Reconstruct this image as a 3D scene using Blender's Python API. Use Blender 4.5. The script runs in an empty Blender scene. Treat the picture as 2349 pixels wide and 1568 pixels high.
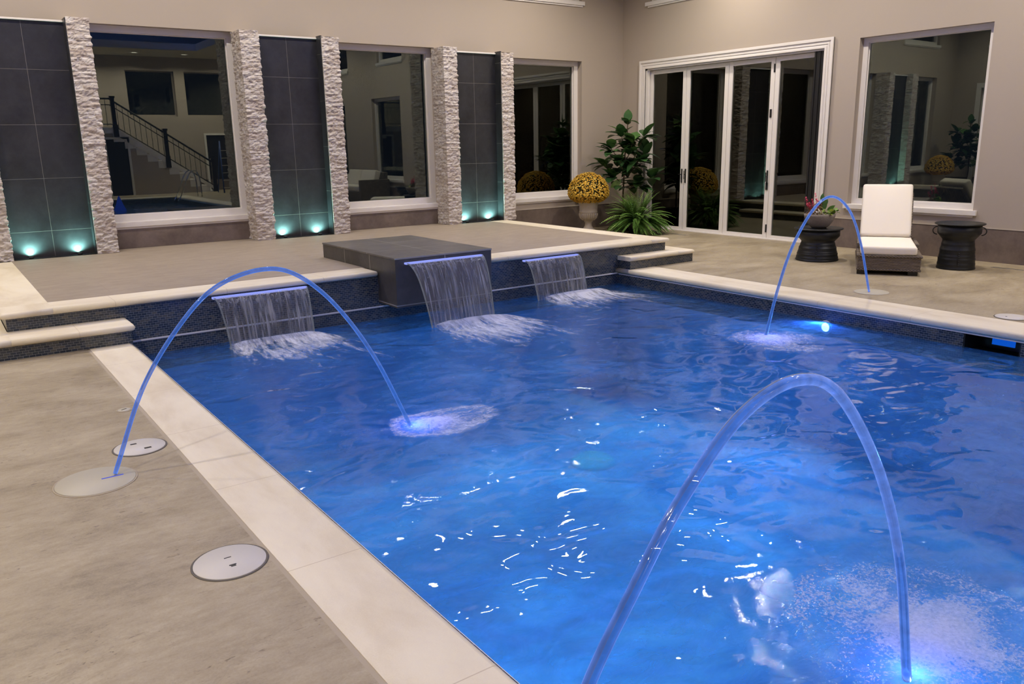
import bpy, bmesh, math, random
from mathutils import Vector, Matrix, noise
S = bpy.context.scene
COL = S.collection
# ------------------------------------------------------------------ camera, world, exposure
cam_d = bpy.data.cameras.new('camera'); cam = bpy.data.objects.new('camera', cam_d); COL.objects.link(cam)
r_ = Vector((0.81353, -0.58124, -0.01796)); u_ = Vector((0.15233, 0.18321, 0.9712)); f_ = Vector((0.56121, 0.79284, -0.23759))
cam.matrix_world = Matrix(((r_.x, u_.x, -f_.x, 0), (r_.y, u_.y, -f_.y, 0), (r_.z, u_.z, -f_.z, 1.5), (0, 0, 0, 1)))
cam_d.sensor_width = 36; cam_d.lens = 28.568; cam_d.clip_start = 0.05; cam_d.clip_end = 200
S.camera = cam

w = bpy.data.worlds.new('night'); S.world = w; w.use_nodes = True
w.node_tree.nodes['Background'].inputs[0].default_value = (0.010, 0.013, 0.022, 1)
w.node_tree.nodes['Background'].inputs[1].default_value = 0.5
S.view_settings.view_transform = 'Standard'; S.view_settings.look = 'None'
S.view_settings.exposure = 0.0; S.view_settings.gamma = 1.0; S.view_settings.use_curve_mapping = False
cy = S.cycles
cy.use_denoising = True; cy.use_adaptive_sampling = True; cy.adaptive_threshold = 0.03; cy.max_bounces = 6; cy.diffuse_bounces = 3; cy.glossy_bounces = 3
cy.transmission_bounces = 4; cy.transparent_max_bounces = 12
cy.caustics_reflective = False; cy.caustics_refractive = False
cy.sample_clamp_indirect = 4.0; cy.blur_glossy = 0.0

WARM = (1.0, 0.89, 0.765); COOL = (0.92, 0.93, 1.0)
SOFFIT_Z = 4.65; TRAY_Z = 5.5
XL, XR, YF, YB = -2.25, 10.37, -9.0, 11.12        # room shell
IN = 2.3                                          # width of the lowered soffit ring

def light(name, kind, loc, power, color=(1, 1, 1), rot=None, to=None, **kw):
    d = bpy.data.lights.new(name, kind); d.energy = power; d.color = color
    for k, v in kw.items(): setattr(d, k, v)
    o = bpy.data.objects.new(name, d); COL.objects.link(o); o.location = loc
    if to is not None: o.rotation_euler = (Vector(to) - Vector(loc)).to_track_quat('-Z', 'Y').to_euler()
    elif rot is not None: o.rotation_euler = rot
    return o
# downlights of the lowered soffit ring (their fittings are built further down)
DOWN = []
for x in (-1.1, 0.2, 1.45, 2.75, 4.05, 5.40, 6.73, 8.12): DOWN.append((x, 9.75))
for x, y in ((9.40, 8.5), (8.85, 6.5), (8.9, 4.4), (9.1, 2.4), (9.1, 0.2), (9.1, -2.0), (9.1, -4.3), (9.1, -6.4)): DOWN.append((x, y))
for x in (-1.1, 0.6, 2.6, 4.8, 6.4, 8.0, 9.4): DOWN.append((x, -7.9))
for y in (7.6, 5.0, 2.4, -0.2, -2.8, -5.4): DOWN.append((-0.95, y))
for i, (x, y) in enumerate(DOWN):
    p = (42 if x > 8 else 27) if y > 9 else (50 if x > 8.8 and y > -7 else 55)
    light('downlight_lamp', 'AREA', (x, y, SOFFIT_Z - 0.03), p, WARM, rot=(0, 0, 0), shape='DISK', size=0.19, spread=math.radians(150))
# blue cove strips lying on the soffit edge, shining up into the tray
BLUE = (0.05, 0.16, 1.0)
cx0, cx1, cy0, cy1 = XL + IN, XR - IN, YF + IN, YB - IN
for (x, y, lx, ly) in (((cx0 + cx1) / 2, cy1 + .12, cx1 - cx0, .08), ((cx0 + cx1) / 2, cy0 - .12, cx1 - cx0, .08), (cx0 - .12, (cy0 + cy1) / 2, .08, cy1 - cy0), (cx1 + .12, (cy0 + cy1) / 2, .08, cy1 - cy0)):
    light('cove_strip', 'AREA', (x, y, SOFFIT_Z + 0.30), 25 * max(lx, ly) , BLUE, rot=(math.pi, 0, 0), shape='RECTANGLE', size=lx, size_y=ly)
WZ = -0.19                                        # water level
PX0, PX1, PY0, PY1 = 1.21, 6.76, -5.9, 7.27       # inner faces of the pool
BOT = -1.45
# underwater lamps
POOL_LAMPS = [(PX0 + .12, 3.6, -0.62), (PX0 + .12, -0.2, -0.62), (PX1 - .12, 4.35, -0.36), (PX1 - .12, 0.9, -0.62), (3.0, PY0 + .12, -0.62), (PX1 - .12, -3.2, -0.62), (PX0 + .12, -3.6, -0.62)]
for i, (x, y, z) in enumerate(POOL_LAMPS):
    cxp = (PX0 + PX1) / 2
    light('pool_lamp', 'SPOT', (x, y, z), 100, (0.14, 0.42, 0.72), to=(x + (cxp - x) * .55, y + (1.2 if y < PY0 + .5 else 0), BOT), spot_size=math.radians(150), spot_blend=1.0, shadow_soft_size=0.08)
for (x, y) in ((2.4, 5.9), (4.1, 5.6), (5.9, 5.9), (2.3, 1.2), (4.4, 1.6), (4.5, 3.6), (2.8, 3.4)):
    light('pool_floor_fill', 'SPOT', (x, y, WZ - .25), 30 if y > 3 else 20, (0.08, 0.40, 0.72), to=(x, y, BOT), spot_size=math.radians(160), spot_blend=1.0, shadow_soft_size=0.12)  # unseen spots hung in mid-water, added to brighten the pool floor
# teal uplights at the foot of the slate panels
NICHE = [(0.735, 1.575), (3.765, 4.60), (6.715, 7.51)]
UPL = []
for a, b in NICHE:
    for t in (0.20, 0.80):
        x = a + (b - a) * t; UPL.append((x, 10.87))
        light('uplight_lamp', 'SPOT', (x, 10.862, 0.335), 32.0, (0.42, 1.0, 0.86), to=(x + (0.03 if t < .5 else -0.03), 10.95, 0.72), spot_size=math.radians(165), spot_blend=1.0, shadow_soft_size=0.012)
# ------------------------------------------------------------------ node helpers
def newmat(name):
    m = bpy.data.materials.new(name); m.use_nodes = True; nt = m.node_tree; nt.nodes.clear()
    return m, nt
class NT:
    def __init__(s, nt): s.nt = nt
    def n(s, t, **kw):
        nd = s.nt.nodes.new(t)
        for k, v in kw.items():
            if k.startswith('i_'):
                key = k[2:]
                key = int(key) if key.isdigit() else key.replace('_', ' ')
                s.put(nd.inputs[key], v)
            else: setattr(nd, k, v)
        return nd
    def put(s, sock, v):
        if isinstance(v, bpy.types.NodeSocket): s.nt.links.new(v, sock)
        elif isinstance(v, bpy.types.Node): s.nt.links.new(v.outputs[0], sock)
        else:
            if sock.type == 'RGBA' and len(v) == 3: v = (*v, 1)
            sock.default_value = v
    def obj(s): return s.n('ShaderNodeTexCoord').outputs['Object']
    def geo(s): return s.n('ShaderNodeNewGeometry').outputs['Position']
    def noise(s, vec, scale, detail=3, rough=0.55, dist=0.0, out=0):
        nd = s.n('ShaderNodeTexNoise', i_Scale=scale, i_Detail=detail, i_Roughness=rough, i_Distortion=dist)
        s.put(nd.inputs['Vector'], vec); return nd.outputs[out]
    def map(s, vec, scale=(1, 1, 1), loc=(0, 0, 0), rot=(0, 0, 0)):
        nd = s.n('ShaderNodeMapping'); s.put(nd.inputs[0], vec); nd.inputs['Scale'].default_value = scale
        nd.inputs['Location'].default_value = loc; nd.inputs['Rotation'].default_value = rot; return nd.outputs[0]
    def ramp(s, fac, stops, interp='LINEAR'):
        nd = s.n('ShaderNodeValToRGB'); s.put(nd.inputs[0], fac); cr = nd.color_ramp; cr.interpolation = interp
        while len(cr.elements) < len(stops): cr.elements.new(0.5)
        for e, (p, c) in zip(cr.elements, stops):
            e.position = p; e.color = (*c, 1) if not isinstance(c, (int, float)) else (c, c, c, 1)
        return nd.outputs[0]
    def mix(s, fac, a, b, mode='MIX'):
        nd = s.n('ShaderNodeMix', data_type='RGBA', blend_type=mode)
        s.put(nd.inputs[0], fac); s.put(nd.inputs[6], a); s.put(nd.inputs[7], b); return nd.outputs[2]
    def math(s, op, a, b=0.0, c=0.0, clamp=False):
        nd = s.n('ShaderNodeMath', operation=op, use_clamp=clamp)
        s.put(nd.inputs[0], a); s.put(nd.inputs[1], b); s.put(nd.inputs[2], c); return nd.outputs[0]
    def sep(s, v):
        nd = s.n('ShaderNodeSeparateXYZ'); s.put(nd.inputs[0], v); return nd.outputs
    def comb(s, x, y, z=0.0):
        nd = s.n('ShaderNodeCombineXYZ'); s.put(nd.inputs[0], x); s.put(nd.inputs[1], y); s.put(nd.inputs[2], z); return nd.outputs[0]
    def bump(s, h, strength=0.3, dist=0.01, normal=None):
        nd = s.n('ShaderNodeBump'); s.put(nd.inputs['Height'], h); nd.inputs['Strength'].default_value = strength
        nd.inputs['Distance'].default_value = dist
        if normal is not None: s.put(nd.inputs['Normal'], normal)
        return nd.outputs[0]
    def princ(s, **kw):
        nd = s.n('ShaderNodeBsdfPrincipled')
        for k, v in kw.items(): s.put(nd.inputs[k.replace('_', ' ')], v)
        return nd.outputs[0]
    def out(s, sh): s.nt.links.new(sh, s.n('ShaderNodeOutputMaterial').inputs[0])
    def mixs(s, fac, a, b):
        nd = s.n('ShaderNodeMixShader'); s.put(nd.inputs[0], fac); s.put(nd.inputs[1], a); s.put(nd.inputs[2], b); return nd.outputs[0]
def lin(r, g, b): return tuple(((c / 255) / 12.92 if c <= 10 else (((c / 255) + .055) / 1.055) ** 2.4) for c in (r, g, b))

def simple(name, col, rough=0.5, metal=0.0, var=0.12, scale=6, bump=0.0, bscale=60, spec=0.5):
    m, nt = newmat(name); t = NT(nt); o = t.obj()
    n1 = t.noise(o, scale, 4)
    c = t.mix(t.math('MULTIPLY', n1, var * 2), col, tuple(x * (1 - var * 1.6) for x in col))
    kw = dict(Base_Color=c, Roughness=rough, Metallic=metal, Specular_IOR_Level=spec)
    if bump: kw['Normal'] = t.bump(t.noise(o, bscale, 5), bump, 0.004)
    t.out(t.princ(**kw)); return m
def emis(name, col, strength):
    m, nt = newmat(name); t = NT(nt); e = t.n('ShaderNodeEmission', i_Strength=strength); t.put(e.inputs[0], col); t.out(e.outputs[0]); return m

def grid_tile(name, base, dark, tw, th, grout, mortar=0.003, rough=0.45, vert=True, cscale=3.0, varrow=0.0, offset=0.0, streak=None, bumpk=0.25, squash=None):
    """tiles whose joints follow object coordinates"""
    m, nt = newmat(name); t = NT(nt); o = t.obj(); s = t.sep(o)
    if vert: uv = t.comb(t.math('ADD', s[0], s[1]), s[2])
    else: uv = t.comb(s[0], s[1])
    br = t.n('ShaderNodeTexBrick', offset=offset, offset_frequency=2)
    t.put(br.inputs['Vector'], uv); br.inputs['Scale'].default_value = 1; br.inputs['Brick Width'].default_value = tw; br.inputs['Row Height'].default_value = th
    br.inputs['Mortar Size'].default_value = mortar; br.inputs['Mortar Smooth'].default_value = 0.1
    t.put(br.inputs['Color1'], (0, 0, 0)); t.put(br.inputs['Color2'], (1, 1, 1)); t.put(br.inputs['Mortar'], (0.5, 0.5, 0.5))
    sv = o if streak is None else t.map(o, streak)
    n1 = t.noise(sv, cscale, 6, 0.62, 0.4); n2 = t.noise(sv, cscale * 6, 5, 0.7)
    f = t.math('ADD', t.math('MULTIPLY', n1, 0.75), t.math('MULTIPLY', n2, 0.35))
    c = t.mix(t.ramp(f, [(0.36, 0.0), (0.72, 1.0)]), dark, base)
    c = t.mix(t.math('MULTIPLY', br.outputs[0], varrow), c, tuple(x * 0.55 for x in base))
    c = t.mix(br.outputs['Fac'], c, grout)
    nrm = t.bump(t.math('SUBTRACT', t.math('MULTIPLY', n2, 0.25), br.outputs['Fac']), bumpk, 0.003)
    t.out(t.princ(Base_Color=c, Roughness=rough, Normal=nrm)); return m

# ---- materials
M = {}
M['wall'] = simple('taupe_wall_paint', lin(172, 160, 147), 0.75, var=0.03, scale=1.2, bump=0.08, bscale=90)
M['ceiling'] = simple('ceiling_paint', lin(200, 192, 180), 0.8, var=0.02)
M['soffit'] = simple('soffit_paint', lin(190, 182, 160), 0.8, var=0.02)
M['white'] = simple('white_trim_paint', lin(226, 221, 217), 0.38, var=0.02)
M['black'] = simple('black_metal', (0.012, 0.012, 0.013), 0.35, var=0.1)
M['drum'] = simple('dark_bronze_drum', (0.016, 0.017, 0.018), 0.42, 0.3, var=0.25, scale=20, bump=0.25, bscale=45)
M['chrome'] = simple('chrome', (0.72, 0.72, 0.74), 0.12, 1.0, var=0.05)
M['steel'] = simple('brushed_steel', lin(205, 198, 185), 0.34, 0.7, var=0.08)
M['darkwood'] = simple('dark_stained_wood', (0.012, 0.009, 0.008), 0.3, var=0.3)
M['bark'] = simple('bark', lin(96, 74, 56), 0.8, var=0.35, scale=30, bump=0.6, bscale=60)
M['lid'] = simple('plastic_lid', lin(196, 192, 186), 0.5, var=0.05, scale=20, bump=0.05)
M['lid_cream'] = simple('cream_nozzle_lid', lin(176, 170, 152), 0.5, var=0.04, scale=20)
M['lidring'] = simple('dark_lid_ring', lin(92, 86, 78), 0.6, var=0.1)
M['soil'] = simple('potting_soil', (0.02, 0.014, 0.01), 0.9, var=0.4, scale=40, bump=0.8)
M['darkroom'] = simple('dark_opening', (0.004, 0.004, 0.005), 0.7, var=0.1)
M['grey_grout'] = simple('joint_strip', lin(170, 158, 138), 0.8, var=0.15, scale=15)
M['ladder_blue'] = simple('ladder_blue', lin(40, 70, 130), 0.5, var=0.1)

def m_deck():
    m, nt = newmat('travertine_deck'); t = NT(nt); o = t.obj()
    a = t.noise(t.map(o, (1.0, 1.9, 1), rot=(0, 0, 0.10)), 1.5, 10, 0.68, 0.35)
    b = t.noise(t.map(o, (1.0, 2.3, 1), rot=(0, 0, 0.10)), 11, 8, 0.74, 0.2)
    g = t.noise(o, 120, 3, 0.7)
    f = t.math('ADD', t.math('ADD', t.math('MULTIPLY', a, .55), t.math('MULTIPLY', b, .35)), t.math('MULTIPLY', g, .18))
    c = t.ramp(f, [(0.36, lin(110, 98, 78)), (0.50, lin(148, 135, 111)), (0.62, lin(164, 152, 128)), (0.75, lin(180, 168, 144))])
    pitn = t.noise(t.map(o, (20, 46, 14)), 1.0, 4, 0.72, 0.5); clus = t.noise(t.map(o, (0.8, 2.2, 1)), 1.7, 3)
    pit = t.math('MULTIPLY', t.ramp(pitn, [(0.32, 1.0), (0.39, 0.0)]), t.ramp(clus, [(0.46, 0.0), (0.58, 1.0)]))
    vein = t.ramp(t.noise(t.map(o, (0.5, 1.7, 1), rot=(0, 0, 0.35)), 1.1, 9, 0.75, 1.2), [(0.485, 0.0), (0.50, 1.0), (0.515, 0.0)])
    vein = t.math('MULTIPLY', vein, t.ramp(clus, [(0.40, 0.0), (0.7, 0.35)]))
    c = t.mix(t.math('MAXIMUM', t.math('MULTIPLY', pit, .8), vein), c, lin(92, 80, 66))
    t.out(t.princ(Base_Color=c, Roughness=t.ramp(a, [(0.3, 0.42), (0.7, 0.6)]), Normal=t.bump(t.math('SUBTRACT', t.math('MULTIPLY', b, .25), pit), 0.25, 0.004))); return m
M['deck'] = m_deck()
def m_coping():
    m, nt = newmat('cream_limestone'); t = NT(nt); o = t.obj()
    a = t.noise(t.map(o, (1.8, 0.6, 1)), 1.8, 6, 0.6, 0.3); b = t.noise(o, 180, 3, 0.6)
    f = t.math('ADD', t.math('MULTIPLY', a, .85), t.math('MULTIPLY', b, .15))
    c = t.ramp(f, [(0.35, lin(205, 192, 165)), (0.52, lin(220, 210, 188)), (0.7, lin(228, 220, 200))])
    s = t.sep(o)
    def joint(ax, per, off):
        q = t.math('FRACT', t.math('DIVIDE', t.math('ADD', s[ax], off), per))
        return t.math('LESS_THAN', t.math('ABSOLUTE', t.math('SUBTRACT', q, 0.5)), 0.0022 / per)
    # object Y runs along the strip
    j = joint(1, 0.905, 0.0)
    c = t.mix(t.math('MULTIPLY', j, 0.55), c, lin(170, 152, 125))
    t.out(t.princ(Base_Color=c, Roughness=0.55, Normal=t.bump(b, 0.06, 0.002))); return m
M['coping'] = m_coping()
def m_mosaic():
    m, nt = newmat('slate_blue_mosaic'); t = NT(nt); o = t.geo(); s = t.sep(o)
    uv = t.comb(t.math('ADD', s[0], s[1]), s[2])
    br = t.n('ShaderNodeTexBrick', offset=0.5)
    t.put(br.inputs['Vector'], uv); br.inputs['Scale'].default_value = 1; br.inputs['Brick Width'].default_value = .0405; br.inputs['Row Height'].default_value = .0185
    br.inputs['Mortar Size'].default_value = .0011; br.inputs['Mortar Smooth'].default_value = .2; br.inputs['Bias'].default_value = 0.0
    t.put(br.inputs['Color1'], (0, 0, 0)); t.put(br.inputs['Color2'], (1, 1, 1))
    c = t.ramp(br.outputs[0], [(0.0, lin(26, 36, 52)), (0.3, lin(38, 50, 66)), (0.55, lin(56, 64, 72)), (0.8, lin(78, 80, 80)), (0.97, lin(96, 92, 82))])
    n = t.noise(o, 60, 4); c = t.mix(t.math('MULTIPLY', n, .5), c, lin(40, 46, 54))
    c = t.mix(br.outputs['Fac'], c, lin(138, 140, 138))
    t.out(t.princ(Base_Color=c, Roughness=t.math('ADD', t.math('MULTIPLY', br.outputs['Fac'], .5), .22), Normal=t.bump(t.math('SUBTRACT', 1.0, br.outputs['Fac']), .4, .002))); return m
M['mosaic'] = m_mosaic()
M['slate'] = grid_tile('charcoal_slate_tile', lin(56, 56, 60), lin(31, 31, 34), 0.60, 0.60, lin(112, 108, 104), 0.0022, 0.36, cscale=2.2, varrow=0.18, bumpk=0.2)
M['block'] = grid_tile('grey_basalt_shaded', lin(82, 79, 74), lin(56, 54, 51), 0.60, 0.60, lin(150, 146, 138), 0.0045, 0.42, cscale=4.0, varrow=0.25)  # sides of the block: darker copy with their shade in the colour
M['terrace'] = grid_tile('terrace_tile', lin(162, 149, 132), lin(140, 127, 111), 1.2, 0.6, lin(140, 126, 109), 0.0016, 0.5, vert=False, cscale=5, streak=(1, 3, 1), varrow=0.06, offset=0.5, bumpk=0.1)
M['clad'] = grid_tile('taupe_tile_cladding', lin(128, 114, 105), lin(92, 80, 73), 1.2, 0.60, lin(120, 108, 100), 0.0016, 0.42, cscale=2.5, varrow=0.1, bumpk=0.1)
M['clad_strip'] = simple('pale_metal_edge', lin(188, 178, 165), 0.4, 0.2, var=0.05)
def m_stone():
    m, nt = newmat('split_face_stone'); t = NT(nt); o = t.geo()
    at = t.n('ShaderNodeAttribute', attribute_name='tone', attribute_type='GEOMETRY')
    a = t.noise(t.map(o, (1, 1, 2.5)), 22, 7, 0.7, 0.5); b = t.noise(o, 160, 4, 0.7)
    f = t.math('ADD', t.math('MULTIPLY', a, .7), t.math('MULTIPLY', b, .3))
    c = t.ramp(f, [(0.28, lin(158, 147, 140)), (0.42, lin(190, 182, 177)), (0.6, lin(210, 205, 202)), (0.78, lin(226, 222, 220))])
    c = t.mix(at.outputs['Fac'], c, lin(212, 200, 190), 'MULTIPLY')
    t.out(t.princ(Base_Color=c, Roughness=.8, Normal=t.bump(f, .45, .008))); return m
M['stone'] = m_stone()
def m_plaster():
    m, nt = newmat('pool_plaster'); t = NT(nt); o = t.geo()
    a = t.noise(t.map(o, (1, 1.2, 1.2)), .75, 5, .6, .8)
    c = t.ramp(a, [(.34, (0.10, 0.30, 0.55)), (.5, (0.20, 0.48, 0.78)), (.66, (0.32, 0.62, 0.88))])
    t.out(t.princ(Base_Color=c, Roughness=.8)); return m
M['plaster'] = m_plaster()
def m_water():
    m, nt = newmat('pool_water'); t = NT(nt); o = t.geo()
    # ripples: a broad gentle swell, finer wavelets, and small chop growing towards the falls
    s = t.sep(o)
    # long crested wavelets whose crests close into loops, so that lamps mirror as thin curls
    n1 = t.noise(t.map(o, (1, 1.25, 1), rot=(0, 0, .5)), 2.6, 1.2, .45, .5)
    n2 = t.noise(t.map(o, (1, 1.3, 1), rot=(0, 0, -.7), loc=(3, 5, 0)), 4.6, 1.0, .4, .4)
    w1 = t.math('MULTIPLY', t.math('SINE', t.math('MULTIPLY', n1, 13.0)), .0038)
    w2 = t.math('MULTIPLY', t.math('SINE', t.math('MULTIPLY', n2, 11.0)), .0007)
    w3 = t.noise(t.map(o, (1, 2.4, 1), rot=(0, 0, .2)), 42, 3, .6, .4)
    near = t.n('ShaderNodeMapRange', clamp=True); t.put(near.inputs[0], s[1]); near.inputs[1].default_value = 2.5; near.inputs[2].default_value = 6.8
    near.inputs[3].default_value = .0; near.inputs[4].default_value = 1.0
    dx = t.math('SUBTRACT', s[0], 2.62); dy = t.math('SUBTRACT', s[1], 1.0)
    rr = t.math('SQRT', t.math('ADD', t.math('MULTIPLY', dx, dx), t.math('MULTIPLY', dy, dy)))
    ch = t.n('ShaderNodeMapRange', clamp=True); t.put(ch.inputs[0], rr); ch.inputs[1].default_value = .25; ch.inputs[2].default_value = 1.0; ch.inputs[3].default_value = 1.6; ch.inputs[4].default_value = 0
    h = t.math('ADD', w1, w2)
    h = t.math('ADD', h, t.math('MULTIPLY', w3, t.math('MULTIPLY', t.math('MAXIMUM', near.outputs[0], ch.outputs[0]), .0016)))
    nrm = t.bump(h, 1.0, 1.0)
    fr = t.n('ShaderNodeFresnel', i_IOR=1.33); t.put(fr.inputs['Normal'], nrm)
    gl = t.n('ShaderNodeBsdfGlossy', i_Roughness=.0); t.put(gl.inputs['Normal'], nrm); t.put(gl.inputs[0], (1, 1, 1))
    tr = t.n('ShaderNodeBsdfTransparent'); t.put(tr.inputs[0], (.50, .74, .88))
    # milky water: fine bubbles carried from the falls
    cl = t.noise(t.map(o, (1.0, .55, 1)), 1.15, 5, .6, 1.0); cl2 = t.noise(t.map(o, (1, 1.6, 1)), 5.5, 6, .68, .8)
    mk = t.math('ADD', t.math('MULTIPLY', cl, .62), t.math('MULTIPLY', cl2, .38))
    mk = t.ramp(mk, [(.36, .14), (.50, .36), (.66, .72)])
    df = t.n('ShaderNodeBsdfDiffuse'); t.put(df.inputs[0], (.15, .31, .47))
    tl = t.n('ShaderNodeBsdfTranslucent'); t.put(tl.inputs[0], (.30, .60, .95))
    body = t.mixs(mk, tr.outputs[0], t.mixs(.72, df.outputs[0], tl.outputs[0]))
    t.out(t.mixs(fr.outputs[0], body, gl.outputs[0])); return m
M['water'] = m_water()
def m_glass(name='night_window_glass', ior=1.85, tint=(.94, 1.0, .90)):
    m, nt = newmat(name); t = NT(nt)
    fr = t.n('ShaderNodeFresnel', i_IOR=ior); gl = t.n('ShaderNodeBsdfGlossy', i_Roughness=0.0); t.put(gl.inputs[0], tint)
    tr = t.n('ShaderNodeBsdfTransparent'); t.put(tr.inputs[0], (.75, .80, .78))
    t.out(t.mixs(fr.outputs[0], tr.outputs[0], gl.outputs[0])); return m
M['glass'] = m_glass()
def m_sheet():
    m, nt = newmat('falling_water_sheet'); t = NT(nt)
    uv = t.n('ShaderNodeUVMap').outputs[0]; s = t.sep(uv)      # u = metres across, v = metres of fall
    spread = t.noise(t.map(uv, (26, 2.2, 1)), 1, 4, .6, .6)
    fine = t.noise(t.map(uv, (110, 5, 1)), 1, 3, .6, .2)
    blob = t.noise(t.map(uv, (30, 13, 1)), 1, 3, .55, .8)
    top = t.n('ShaderNodeMapRange', clamp=True); t.put(top.inputs[0], s[1]); top.inputs[1].default_value = .03; top.inputs[2].default_value = .26; top.inputs[3].default_value = 1; top.inputs[4].default_value = 0
    h = t.math('ADD', t.math('ADD', t.math('MULTIPLY', spread, .8), t.math('MULTIPLY', fine, .15)), t.math('MULTIPLY', blob, t.math('MULTIPLY', top.outputs[0], 1.2)))
    nrm = t.bump(h, 1.0, .035)
    gl = t.n('ShaderNodeBsdfGlossy', i_Roughness=.06); t.put(gl.inputs['Normal'], nrm); t.put(gl.inputs[0], (1, 1, 1))
    tr = t.n('ShaderNodeBsdfTransparent'); t.put(tr.inputs[0], (.88, .91, .95))
    tl = t.n('ShaderNodeBsdfTranslucent'); t.put(tl.inputs[0], (.75, .80, .95)); t.put(tl.inputs['Normal'], nrm)
    df = t.n('ShaderNodeBsdfDiffuse'); t.put(df.inputs[0], (.85, .85, .86)); t.put(df.inputs['Normal'], nrm)
    fr = t.n('ShaderNodeFresnel', i_IOR=1.5); t.put(fr.inputs['Normal'], nrm)
    white = t.ramp(t.math('ADD', t.math('MULTIPLY', spread, .65), t.math('MULTIPLY', fine, .35)), [(.40, .05), (.50, .22), (.60, .60), (.68, .85)])
    glint = t.math('MULTIPLY', t.ramp(blob, [(.50, 0.0), (.60, .95)]), top.outputs[0])  # white blobs paint the highlights below the lip into the sheet
    fac = t.math('MAXIMUM', white, glint)
    b = t.mixs(fac, tr.outputs[0], t.mixs(.5, tl.outputs[0], df.outputs[0]))
    t.out(t.mixs(fr.outputs[0], b, gl.outputs[0])); return m
M['sheet'] = m_sheet()
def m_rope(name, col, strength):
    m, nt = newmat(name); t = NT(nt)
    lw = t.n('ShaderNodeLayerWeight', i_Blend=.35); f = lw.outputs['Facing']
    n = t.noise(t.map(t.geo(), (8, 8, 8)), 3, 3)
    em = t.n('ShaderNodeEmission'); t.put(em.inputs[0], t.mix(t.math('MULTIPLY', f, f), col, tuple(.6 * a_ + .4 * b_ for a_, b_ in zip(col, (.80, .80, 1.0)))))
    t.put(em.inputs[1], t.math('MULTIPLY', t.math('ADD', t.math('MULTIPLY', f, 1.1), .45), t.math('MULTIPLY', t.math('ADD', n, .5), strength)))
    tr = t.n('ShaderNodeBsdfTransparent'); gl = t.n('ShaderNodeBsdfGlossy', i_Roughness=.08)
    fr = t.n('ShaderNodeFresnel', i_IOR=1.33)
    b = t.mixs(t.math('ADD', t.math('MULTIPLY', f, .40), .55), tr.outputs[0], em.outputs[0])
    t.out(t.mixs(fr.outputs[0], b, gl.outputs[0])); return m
M['rope'] = m_rope('light_carrying_water_jet', (.06, .22, .92), 1.05)
M['edge'] = m_rope('sheet_edge_glow', (.45, .48, .62), .42)  # no lamp: emission paints the light caught along the water edges
M['lip'] = emis('lit_blue_spillway_edge', (.30, .36, .95), 1.0)
M['slot_blue'] = emis('lit_blue_nozzle_slot', (.12, .16, .85), .7)
M['pool_lens'] = emis('pool_light_lens', (.25, .50, 1.0), 14)
M['skim_blue'] = emis('emissive_skimmer_glow', (.004, .09, .60), .9)
M['lens'] = emis('downlight_lens', (1, .9, .75), 6)
M['cove'] = emis('blue_cove_strip', (.02, .10, 1.0), 5)
def m_foam(kind, blue=0.0):
    """foam on the water: u runs across the impact line, v outwards from it; the attribute 'fade' thins it"""
    m, nt = newmat('foam_' + kind); t = NT(nt)
    uv = t.n('ShaderNodeUVMap').outputs[0]; at = t.n('ShaderNodeAttribute', attribute_name='fade', attribute_type='GEOMETRY').outputs['Fac']
    if kind == 'fall':
        a = t.noise(t.map(uv, (13, 2.1, 1)), 1, 6, .66, .7); b = t.noise(t.map(uv, (34, 10, 1)), 1, 5, .7, .8)
        n = t.math('ADD', t.math('MULTIPLY', a, .62), t.math('MULTIPLY', b, .38))
    elif kind == 'churn':
        a = t.noise(t.geo(), 3.2, 5, .6, 1.2); b = t.noise(t.geo(), 75, 4, .75, .4)
        n = t.math('ADD', t.math('MULTIPLY', a, .42), t.math('MULTIPLY', b, .58))
    else:
        a = t.noise(t.map(uv, (7, 6, 1)), 1, 6, .7, 1.2); b = t.noise(t.geo(), 30, 5, .7, .6)
        n = t.math('ADD', t.math('MULTIPLY', a, .6), t.math('MULTIPLY', b, .4))
    x = t.math('ADD', t.math('SUBTRACT', n, .5), t.math('SUBTRACT', at, .5))
    al = t.ramp(t.math('ADD', t.math('MULTIPLY', t.math('SUBTRACT', n, .5), 2.6 if kind == 'fall' else 2.0), at), [(.42, 0.0), (.58, .26), (.82, .62), (1.0, .90)] if kind != 'churn' else [(.50, 0.0), (.62, .40), (1.0, .75)])
    df = t.n('ShaderNodeBsdfDiffuse'); t.put(df.inputs[0], (.90, .90, .93))
    tl = t.n('ShaderNodeBsdfTranslucent'); t.put(tl.inputs[0], (.65, .75, .95))
    tr = t.n('ShaderNodeBsdfTransparent')
    t.out(t.mixs(al, tr.outputs[0], t.mixs(.35, df.outputs[0], tl.outputs[0]))); return m
for k in ('fall', 'churn', 'splash'): M['foam_' + k] = m_foam(k)
def m_wicker():
    m, nt = newmat('brown_wicker_weave'); t = NT(nt); s = t.sep(t.obj())
    u = t.math('ADD', s[0], s[1]); wv = t.math('SINE', t.math('MULTIPLY', s[2], 2 * math.pi / .016))
    wu = t.math('SINE', t.math('MULTIPLY', u, 2 * math.pi / .034)); p = t.math('MULTIPLY', wv, wu)
    n = t.noise(t.map(t.obj(), (3, 3, 40)), 3, 4)
    f = t.math('ADD', t.math('MULTIPLY', p, .3), n)
    c = t.ramp(f, [(.25, lin(52, 44, 38)), (.5, lin(98, 86, 74)), (.8, lin(140, 126, 110))])
    t.out(t.princ(Base_Color=c, Roughness=.6, Normal=t.bump(p, .6, .006))); return m
M['wicker'] = m_wicker()
M['cushion'] = simple('cream_canvas', lin(232, 224, 212), .85, var=.03, scale=3, bump=.12, bscale=220)
M['cushion_dim'] = M['cushion']
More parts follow.
